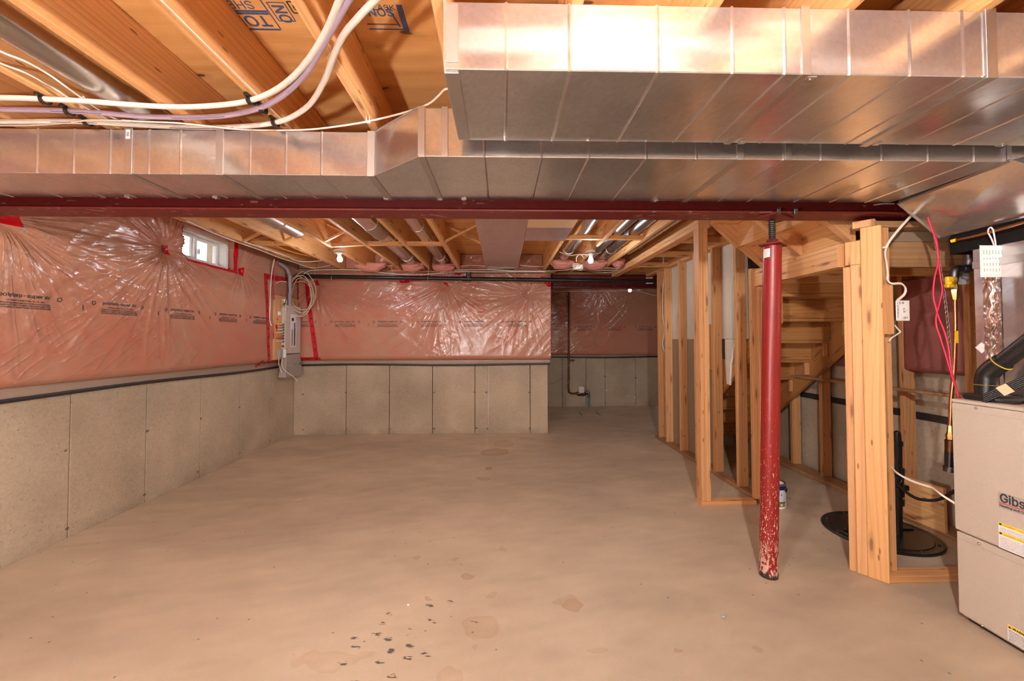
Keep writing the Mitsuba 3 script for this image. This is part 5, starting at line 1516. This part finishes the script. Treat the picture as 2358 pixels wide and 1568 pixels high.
for y, z, x in ((1.855, FZ - 0.012, FX - 0.004), (1.865, 0.398, FX + 0.002), (1.86, 0.030, FX + 0.002)):
    part(t, 'screw', hull(((x - 0.001, y, z), 0.006), ((x - 0.004, y, z), 0.004)), 'steel', True)
EXF, EZF = (0, -1, 0), (0, 0, 1)                     # how writing runs on the furnace's face
xf = FX - 0.0045


def plate(k, nm, y0, y1, z0, z1, m, x=xf, th=0.0006, **more):
    return part(k, nm, box((x - th, min(y0, y1), z0), (x, max(y0, y1), z1)), m, **more)


ba = plate(t, 'badge', 1.780, 1.50, 0.600, 0.668, 'panel_dark', label='grey maker badge with black lettering')
part(ba, 'lettering', text('Gibson', 0.036, (xf - 0.0006, 1.776, 0.628), EXF, EZF, bold=True, squeeze=0.85), 'ink')
plate(ba, 'underline', 1.778, 1.52, 0.620, 0.6235, 'label_red', xf - 0.0006)
part(ba, 'small_lettering', text('Heating and Cooling', 0.009, (xf - 0.0006, 1.776, 0.607), EXF, EZF, bold=True), 'ink')
wl = plate(t, 'warning_label', 1.783, 1.44, 0.424, 0.535, 'paper', label='white and yellow warning label on the upper panel')
for z in (0.522, 0.482):
    plate(wl, 'yellow_bar', 1.782, 1.442, z, z + 0.012, 'label_yellow', xf - 0.0006, 0.0004)
    part(wl, 'triangle', text('▲', 0.008, (xf - 0.0011, 1.779, z + 0.002), EXF, EZF), 'ink') if False else plate(wl, 'triangle', 1.779, 1.771, z + 0.002, z + 0.010, 'ink', xf - 0.0011, 0.0003)
    part(wl, 'lettering', text('WARNING - FIRE OR EXPLOSION HAZARD', 0.006, (xf - 0.0011, 1.764, z + 0.003), EXF, EZF), 'label_orange')
for i, z in enumerate([0.516 - 0.0055 * j for j in range(6)] + [0.476 - 0.0055 * j for j in range(9)]):
    plate(wl, 'print_line', 1.779, 1.50 + 0.07 * rng.random(), z - 0.003, z - 0.0012, 'ink_grey', xf - 0.0006, 0.0002)
xl = FX + 0.0016
wl = plate(t, 'warning_label', 1.766, 1.44, 0.035, 0.102, 'paper', xl, label='white warning label with yellow heading on the lower panel')
plate(wl, 'yellow_bar', 1.765, 1.442, 0.086, 0.101, 'label_yellow', xl - 0.0006, 0.0004)
part(wl, 'lettering', text('WARNING', 0.0095, (xl - 0.0010, 1.748, 0.089), EXF, EZF, bold=True), 'ink')
from shapely.geometry import Polygon as SPoly
tri = trimesh.creation.extrude_polygon(SPoly([(0, 0), (0.012, 0), (0.006, 0.011)]), 0.0004, engine='earcut')
part(wl, 'triangle', basis(tri, (xl - 0.0010, 1.764, 0.0875), EXF, EZF), 'ink')
for i in range(8):
    z = 0.082 - 0.0058 * i
    plate(wl, 'print_line', 1.763, 1.60 - 0.1 * rng.random(), z - 0.0032, z - 0.0012, 'ink', xl - 0.0006, 0.0002)
# plenum with a foil-taped seam
t = thing('furnace_plenum', 'grey sheet metal plenum with a shiny foil tape seam above the furnace', 'plenum')
QX = 2.40
part(t, 'casing', box((QX, 1.42, FZ + 0.02), (2.96, 2.02, 1.735), 0.003), 'zinc')
part(t, 'top_flange', box((QX - 0.006, 1.42, 1.70), (QX, 2.02, 1.736), 0.001), 'zinc_strip')
part(t, 'collar', box((QX + 0.01, 1.45, 1.737), (2.94, 2.03, 1.80), 0.002), 'zinc_strip')


def crinkle(y0, y1, z0, z1, amp, n, seed, x):
    A, Z = np.meshgrid(np.linspace(y0, y1, n[0]), np.linspace(z0, z1, n[1]), indexing='ij')
    D = amp * meshkit.fbm(np.stack([A * 60, Z * 45, A * 0 + seed], -1), 3, seed)
    P = np.stack([x - 0.001 - D, A, Z], -1).reshape(-1, 3)
    Q = P.copy(); Q[:, 0] = x - 0.0003
    F, N = [], len(P)
    for i in range(n[0] - 1):
        for j in range(n[1] - 1):
            a = i * n[1] + j
            F += [(a, a + 1, a + n[1] + 1), (a, a + n[1] + 1, a + n[1])]
    for i in range(n[0] - 1):
        for j in (0, n[1] - 1): F += [(i * n[1] + j, (i + 1) * n[1] + j, (i + 1) * n[1] + j + N), (i * n[1] + j, (i + 1) * n[1] + j + N, i * n[1] + j + N)]
    return trimesh.Trimesh(np.vstack([P, Q]), F, process=False)


part(t, 'foil_tape', crinkle(1.905, 1.978, 1.13, 1.68, 0.006, (14, 70), 3, QX), 'foil', 35)
zz = np.linspace(1.07, 1.66, 50)
part(t, 'sealant_rope', tube([(QX - 0.009, 1.942 + 0.006 * math.sin(z * 70) + 0.004 * math.sin(z * 31), z) for z in zz], 0.006 + 0.003 * np.sin(zz * 90), 7), 'foil', 35)
dm = box((-0.02, -0.0004, -0.02), (0.02, 0.0, 0.02))
dm.apply_transform(trimesh.transformations.rotation_matrix(math.pi / 4, [0, 1, 0]))
dm.apply_transform(trimesh.transformations.rotation_matrix(-math.pi / 2, [0, 0, 1]))
dm.apply_translation((QX - 0.0008, 1.993, 1.30))
part(t, 'diamond_label', dm, 'paper')
for z in (1.38, 1.23):
    part(t, 'seam_line', box((QX - 0.0015, 1.955, z), (QX, 2.02, z + 0.003)), 'zinc_strip')
# flue pipe
t = thing('exhaust_pipe', 'black plastic exhaust pipe with an elbow on top of the furnace', 'pipe')
e0 = np.array([2.297, 1.893, FZ + 0.017])
part(t, 'base_flange', box(e0 + [-0.060, -0.09, 0], e0 + [0.07, 0.06, 0.03], 0.010), 'black_plastic')
part(t, 'collar', cyl(e0 + [0, 0, 0.028], e0 + [0, 0, 0.105], 0.041, 28), 'black_plastic', 40)
part(t, 'elbow', tube([e0 + [0, 0, 0.10], e0 + [0.001, -0.005, 0.125], e0 + [0.006, -0.028, 0.158], e0 + [0.012, -0.06, 0.188]], 0.039, 24, 4), 'black_plastic', 40)
part(t, 'pipe', tube([e0 + [0.011, -0.055, 0.183], e0 + [0.055, -1.15, 1.27]], 0.034, 24), 'black_plastic', 40)
for p, q in ((e0 + [0, 0, 0.072], e0 + [0, 0, 0.075]), (e0 + [0.0105, -0.050, 0.178], e0 + [0.011, -0.053, 0.181])):
    part(t, 'cement_ring', tube([p, q], 0.0418, 28), 'yellow_cable', True)
t = thing('drain_hose', 'flat ribbed black hose with a tan label leaning on the furnace top', 'hose')
h0, h1 = np.array([2.222, 1.846, FZ + 0.026]), np.array([2.318, 1.71, FZ + 0.155])
for i in range(5):
    o = np.array([0.0, 0.0, 0.0085]) * (i - 2) + np.array([-0.004, -0.004, 0.006])
    part(t, 'rib', tube([h0 + o, h1 + o], 0.0048, 8), 'black_plastic', True)
mid = h0 * 0.62 + h1 * 0.38
lbm = lumber(mid - (h1 - h0) * 0.09 + [-0.010, -0.011, 0.006], mid + (h1 - h0) * 0.09 + [-0.010, -0.011, 0.006], 0.042, 0.0015, (0, 0, 1), c=0.0002)
part(t, 'tan_label', lbm[:2], 'tan_board')
# gas line
t = thing('gas_line', 'black iron gas elbows, yellow valve and copper pipe ending in a drip leg', 'gas pipe')
GY = 2.19
g = lambda x, y, Y=GY: at(x, y, Y=Y)
part(t, 'iron_nipple', tube([g(2229, 568), g(2231, 604)], 0.022, 20), 'iron', 40)
part(t, 'iron_elbow', tube([g(2231, 596), g(2232, 612), g(2226, 619), g(2216, 620)], [0.025, 0.027, 0.026, 0.020], 20, 4), 'iron', 40)
part(t, 'iron_elbow', tube([g(2222, 619), g(2208, 618), g(2199, 624), g(2197, 640)], [0.016, 0.019, 0.021, 0.020], 20, 4), 'iron', 40)
part(t, 'brass_valve', tube([g(2197, 638), g(2197, 646), g(2197, 652), g(2198, 660), g(2198, 668)], [0.017, 0.019, 0.014, 0.018, 0.017], 8), 'brass')
part(t, 'brass_flare', tube([g(2198, 667), g(2198, 674), g(2199, 690)], [0.022, 0.020, 0.013], 6), 'brass')
vh = g(2192, 651)
part(t, 'valve_handle', cat(box(g(2178, 663, 2.16) + [0, -0.012, 0], g(2193, 637, 2.16) + [0, 0.012, 0], 0.006), hull((g(2182, 652, 2.16) + [0, -0.006, 0], 0.016), (g(2196, 651, 2.18), 0.011))), 'yellow_plastic')
part(t, 'copper_pipe', tube([g(2199, 688), g(2200, 760), g(2197, 850), g(2191, 910), g(2189, 960), g(2188, 985)], 0.0095, 14, 6), 'copper', 40)
part(t, 'yellow_tag', box(g(2195, 790) + [0, -0.0125, 0], g(2201, 762) + [0, -0.010, 0]), 'label_yellow')
part(t, 'brass_union', tube([g(2188, 980), g(2188, 995), g(2188, 1003), g(2188, 1012)], [0.012, 0.013, 0.019, 0.016], 6), 'brass')
part(t, 'iron_union', tube([g(2188, 1012), g(2188, 1014), g(2188, 1042)], [0.018, 0.022, 0.021], 18), 'copper_dull', 40)
part(t, 'drip_leg', tube([g(2187, 1040), g(2187, 1078)], 0.021, 18), 'black_plastic', 40)
part(t, 'drip_cap', tube([g(2187, 1074), g(2187, 1086)], 0.026, 12), 'iron', 40)
t = thing('copper_pipe', 'bare orange copper pipe with a yellow end, slanting under the duct boot', 'pipe')
cp = [at(x, y, Y=yy) for x, y, yy in ((2196, 554, 2.12), (2240, 545, 2.02), (2300, 529, 1.90), (2358, 512, 1.80), (2440, 486, 1.68))] + [np.array([2.36, 1.35, 1.885]), np.array([2.48, 0.95, 1.93]), np.array([3.15, 0.7, 1.97])]
part(t, 'pipe', tube(cp, 0.0075, 12, 4), 'copper', 40)
part(t, 'yellow_marker', tube([at(2190, 556, Y=2.125), at(2203, 552, Y=2.105)], 0.0095, 10), 'yellow_plastic', 40)
part(t, 'yellow_marker', box(at(2192, 567, Y=2.15), at(2206, 559, Y=2.15) + [0, 0.004, 0]), 'yellow_plastic')
t = thing('paper_tag', 'white printed paper tag hanging by a tie from the copper pipe', 'tag')
q00, q11 = at(2258, 638, Y=1.905), at(2316, 565, Y=1.905)
part(t, 'sheet', box((q00[0], 1.905, q00[2]), (q11[0], 1.9062, q11[2]), 0.0003), 'paper')
for i in range(7):
    for j, (a, b) in enumerate(((0.10, 0.27), (0.33, 0.42), (0.50, 0.62), (0.68, 0.80), (0.88, 0.91))):
        x = q00[0] + (0.14 + 0.115 * i) * (q11[0] - q00[0])
        H = q11[2] - q00[2]
        part(t, 'print_column', box((x, 1.9046, q11[2] - (b - 0.03 * rng.random()) * H - 0.006), (x + 0.0028, 1.905, q11[2] - a * H - 0.008)), 'ink_grey')
hk = at(2280, 532, Y=1.93)
part(t, 'tie', tube([hk + [0, -0.012, 0.004], hk + [0.0, -0.002, 0.018], hk + [0.004, 0.012, 0.002], hk + [0.012, 0.004, -0.04], hk + [0.012, -0.006, -0.075], hk + [0.008, -0.014, -0.072], hk + [0.004, -0.014, -0.035], hk + [0.0, -0.012, 0.004]], 0.0035, 8, 4), 'white_plastic', True)
t = thing('paper_tag', 'grey handwritten tag behind the yellow gas valve', 'tag')
m = lumber(at(2202, 657, Y=2.235), at(2232, 655, Y=2.235), 0.066, 0.001, (0.15, 0, 1), c=0.0001)
part(t, 'sheet', (m[0] + [0, 0, 0.036], m[1]), 'ink_grey')
part(t, 'lettering', text('FURNACE', 0.013, at(2199, 636, Y=2.2335), (0.94, 0, -0.34), (0.34, 0, 0.94)), 'ink')
# low-voltage red cables and the chain
for i, pts in enumerate((((2136, 500), (2143, 520), (2152, 545), (2158, 570), (2160, 605), (2152, 640), (2149, 680), (2156, 712), (2163, 735), (2175, 765), (2184, 800), (2189, 840), (2198, 880), (2208, 915)),
                         ((2138, 505), (2148, 530), (2158, 560), (2161, 600), (2166, 640), (2170, 668), (2164, 695), (2155, 740), (2166, 780), (2180, 825), (2190, 860), (2200, 890), (2210, 918)))):
    cable(('left' if i == 0 else 'right') + ' red cable hanging from the duct boot to the furnace', [at(x, y, Y=2.10 - 0.06 * max(0, y - 700) / 200) for x, y in pts], 0.0042, 'red_cable')
t = thing('hanging_chain', 'thin steel chain hanging beside the red cables', 'chain')
cp = catmull(np.array([at(x, y, Y=2.11) for x, y in ((2145, 522), (2151, 540), (2156, 566), (2164, 610), (2172, 660), (2180, 720), (2187, 790), (2192, 850))]), 12)
seg = np.concatenate([[0], np.cumsum(np.linalg.norm(np.diff(cp, axis=0), axis=1))])
nl = int(seg[-1] / 0.0135)
ring = trimesh.creation.torus(0.0075, 0.0017, major_sections=10, minor_sections=5)
ring.vertices *= [1.25, 0.8, 1]
dk = {}
for i in range(nl):
    s = (i + 0.5) * 0.0135
    p = np.array([np.interp(s, seg, cp[:, j]) for j in range(3)])
    q = np.array([np.interp(s + 0.004, seg, cp[:, j]) for j in range(3)])
    d = (q - p) / np.linalg.norm(q - p)
    e = np.cross(d, [0.2, 1, 0])
    e /= np.linalg.norm(e)
    if i % 2: e = np.cross(d, e)
    part(t, 'link', basis(ring, p, d, e), 'steel', True)
cable('white cable running down the stud behind the furnace plenum', [at(x, y, Y=2.557) for x, y in ((2262, 640), (2272, 665), (2279, 700), (2275, 770), (2260, 820), (2250, 870), (2247, 915))], 0.0045, flatc=0.003)

# ------------------------------------------------------------------ alcove: water meter
t = thing('water_meter', 'grey water meter on a dark pipe with a teal riser, low on the alcove wall', 'water meter')
AY = 8.12
g = lambda x, y, Y=AY: at(x, y, Y=Y)
part(t, 'riser_pipe', tube([g(1311, 672), g(1310, 760), g(1309, 895), g(1310, 903), g(1316, 906), g(1336, 906)], 0.017, 14), 'copper_dull', 40)
part(t, 'hose_bib', tube([g(1309, 838), g(1311, 830), g(1318, 829), g(1322, 831)], 0.016, 10), 'copper_dull', 40)
part(t, 'meter_body', tube([g(1326, 906), g(1332, 906), g(1345, 906), g(1352, 906)], [0.02, 0.045, 0.045, 0.02], 16), 'copper_dull', 40)
part(t, 'meter_head', box(g(1331, 904) + [0, -0.09, 0], g(1344, 889) + [0, -0.02, 0], 0.015), 'white_plastic')
part(t, 'inlet_elbow', tube([g(1348, 906), g(1354, 901), g(1356, 906), g(1356, 916)], 0.024, 12), 'iron', 40)
part(t, 'teal_pipe', tube([g(1356, 914), [g(1356, 914)[0] - 0.002, AY, 0.0]], 0.018, 14), 'teal_plastic', 40)
cable('thin white wire slanting from the water meter pipe to the alcove corner', [at(x, y, Y=8.12) for x, y in ((1308, 850), (1300, 862), (1285, 876), (1266, 884))], 0.004, 'grey_plastic')
cable('thin wire wound round the water meter pipe', [g(1310, 905) + np.array([0.03 * math.cos(h), 0.03 * math.sin(h), h * 0.05]) for h in np.linspace(0, 12, 40)], 0.004, 'grey_plastic', curve=2)
cable('white cable along the top of the alcove wall', [at(x, y, Y=8.0) for x, y in ((1275, 672), (1330, 671), (1400, 670), (1450, 669), (1475, 672), (1515, 682))], 0.008)
for i, (a, b, lab) in enumerate(((1334, 1340, 'left of two dark slots in the alcove floor'), (1372, 1382, 'right of two dark slots in the alcove floor'))):
    p, q = at(a, 949, Z=0.001), at(b, 956, Z=0.001)
    solo('floor_slot', lumber(p, q, 0.018, 0.004, np.cross(q - p, [0, 0, 1]), c=0.0005)[:2], 'concrete_mark', lab, 'floor slot')
for i, (x, y, w, h) in enumerate(((1396, 899, 0.05, 0.02), (1446, 912, 0.02, 0.03), (1468, 882, 0.015, 0.02), (1461, 915, 0.02, 0.03), (1394, 916, 0.015, 0.015))):
    p = at(x, y, Y=YA - 0.001)
    m = trimesh.creation.icosphere(subdivisions=1)
    m.vertices *= [w / 2, 0.003, h / 2]
    m.apply_translation(p)
    part('wall_alcove', 'paint_fleck', m, 'paper')
for i, (x, y, r, lab) in enumerate(((1666, 1423, 0.012, 'tiny grey pebble on the open floor right of the middle'), (940, 1394, 0.006, 'tiny pale chip on the floor among the black scuffs'))):
    m = trimesh.creation.icosphere(subdivisions=1)
    m.vertices *= np.array([r, r * 0.7, r * 0.6])
    m.apply_translation(at(x, y, Z=0) + [0, 0, r * 0.5])
    solo('pebble', m, 'grey_plastic' if i == 0 else 'paper', lab, 'pebble')
for i, (a, b, lab) in enumerate((((196, 1298), (223, 1285), 'thin wood splinter on the floor near the left wall'), ((676, 1153), (695, 1148), 'thin straw on the floor left of the middle'))):
    solo('splinter', tube([at(*a, Z=0.003), at(*b, Z=0.003)], 0.002, 5), 'tan_board', lab, 'splinter')
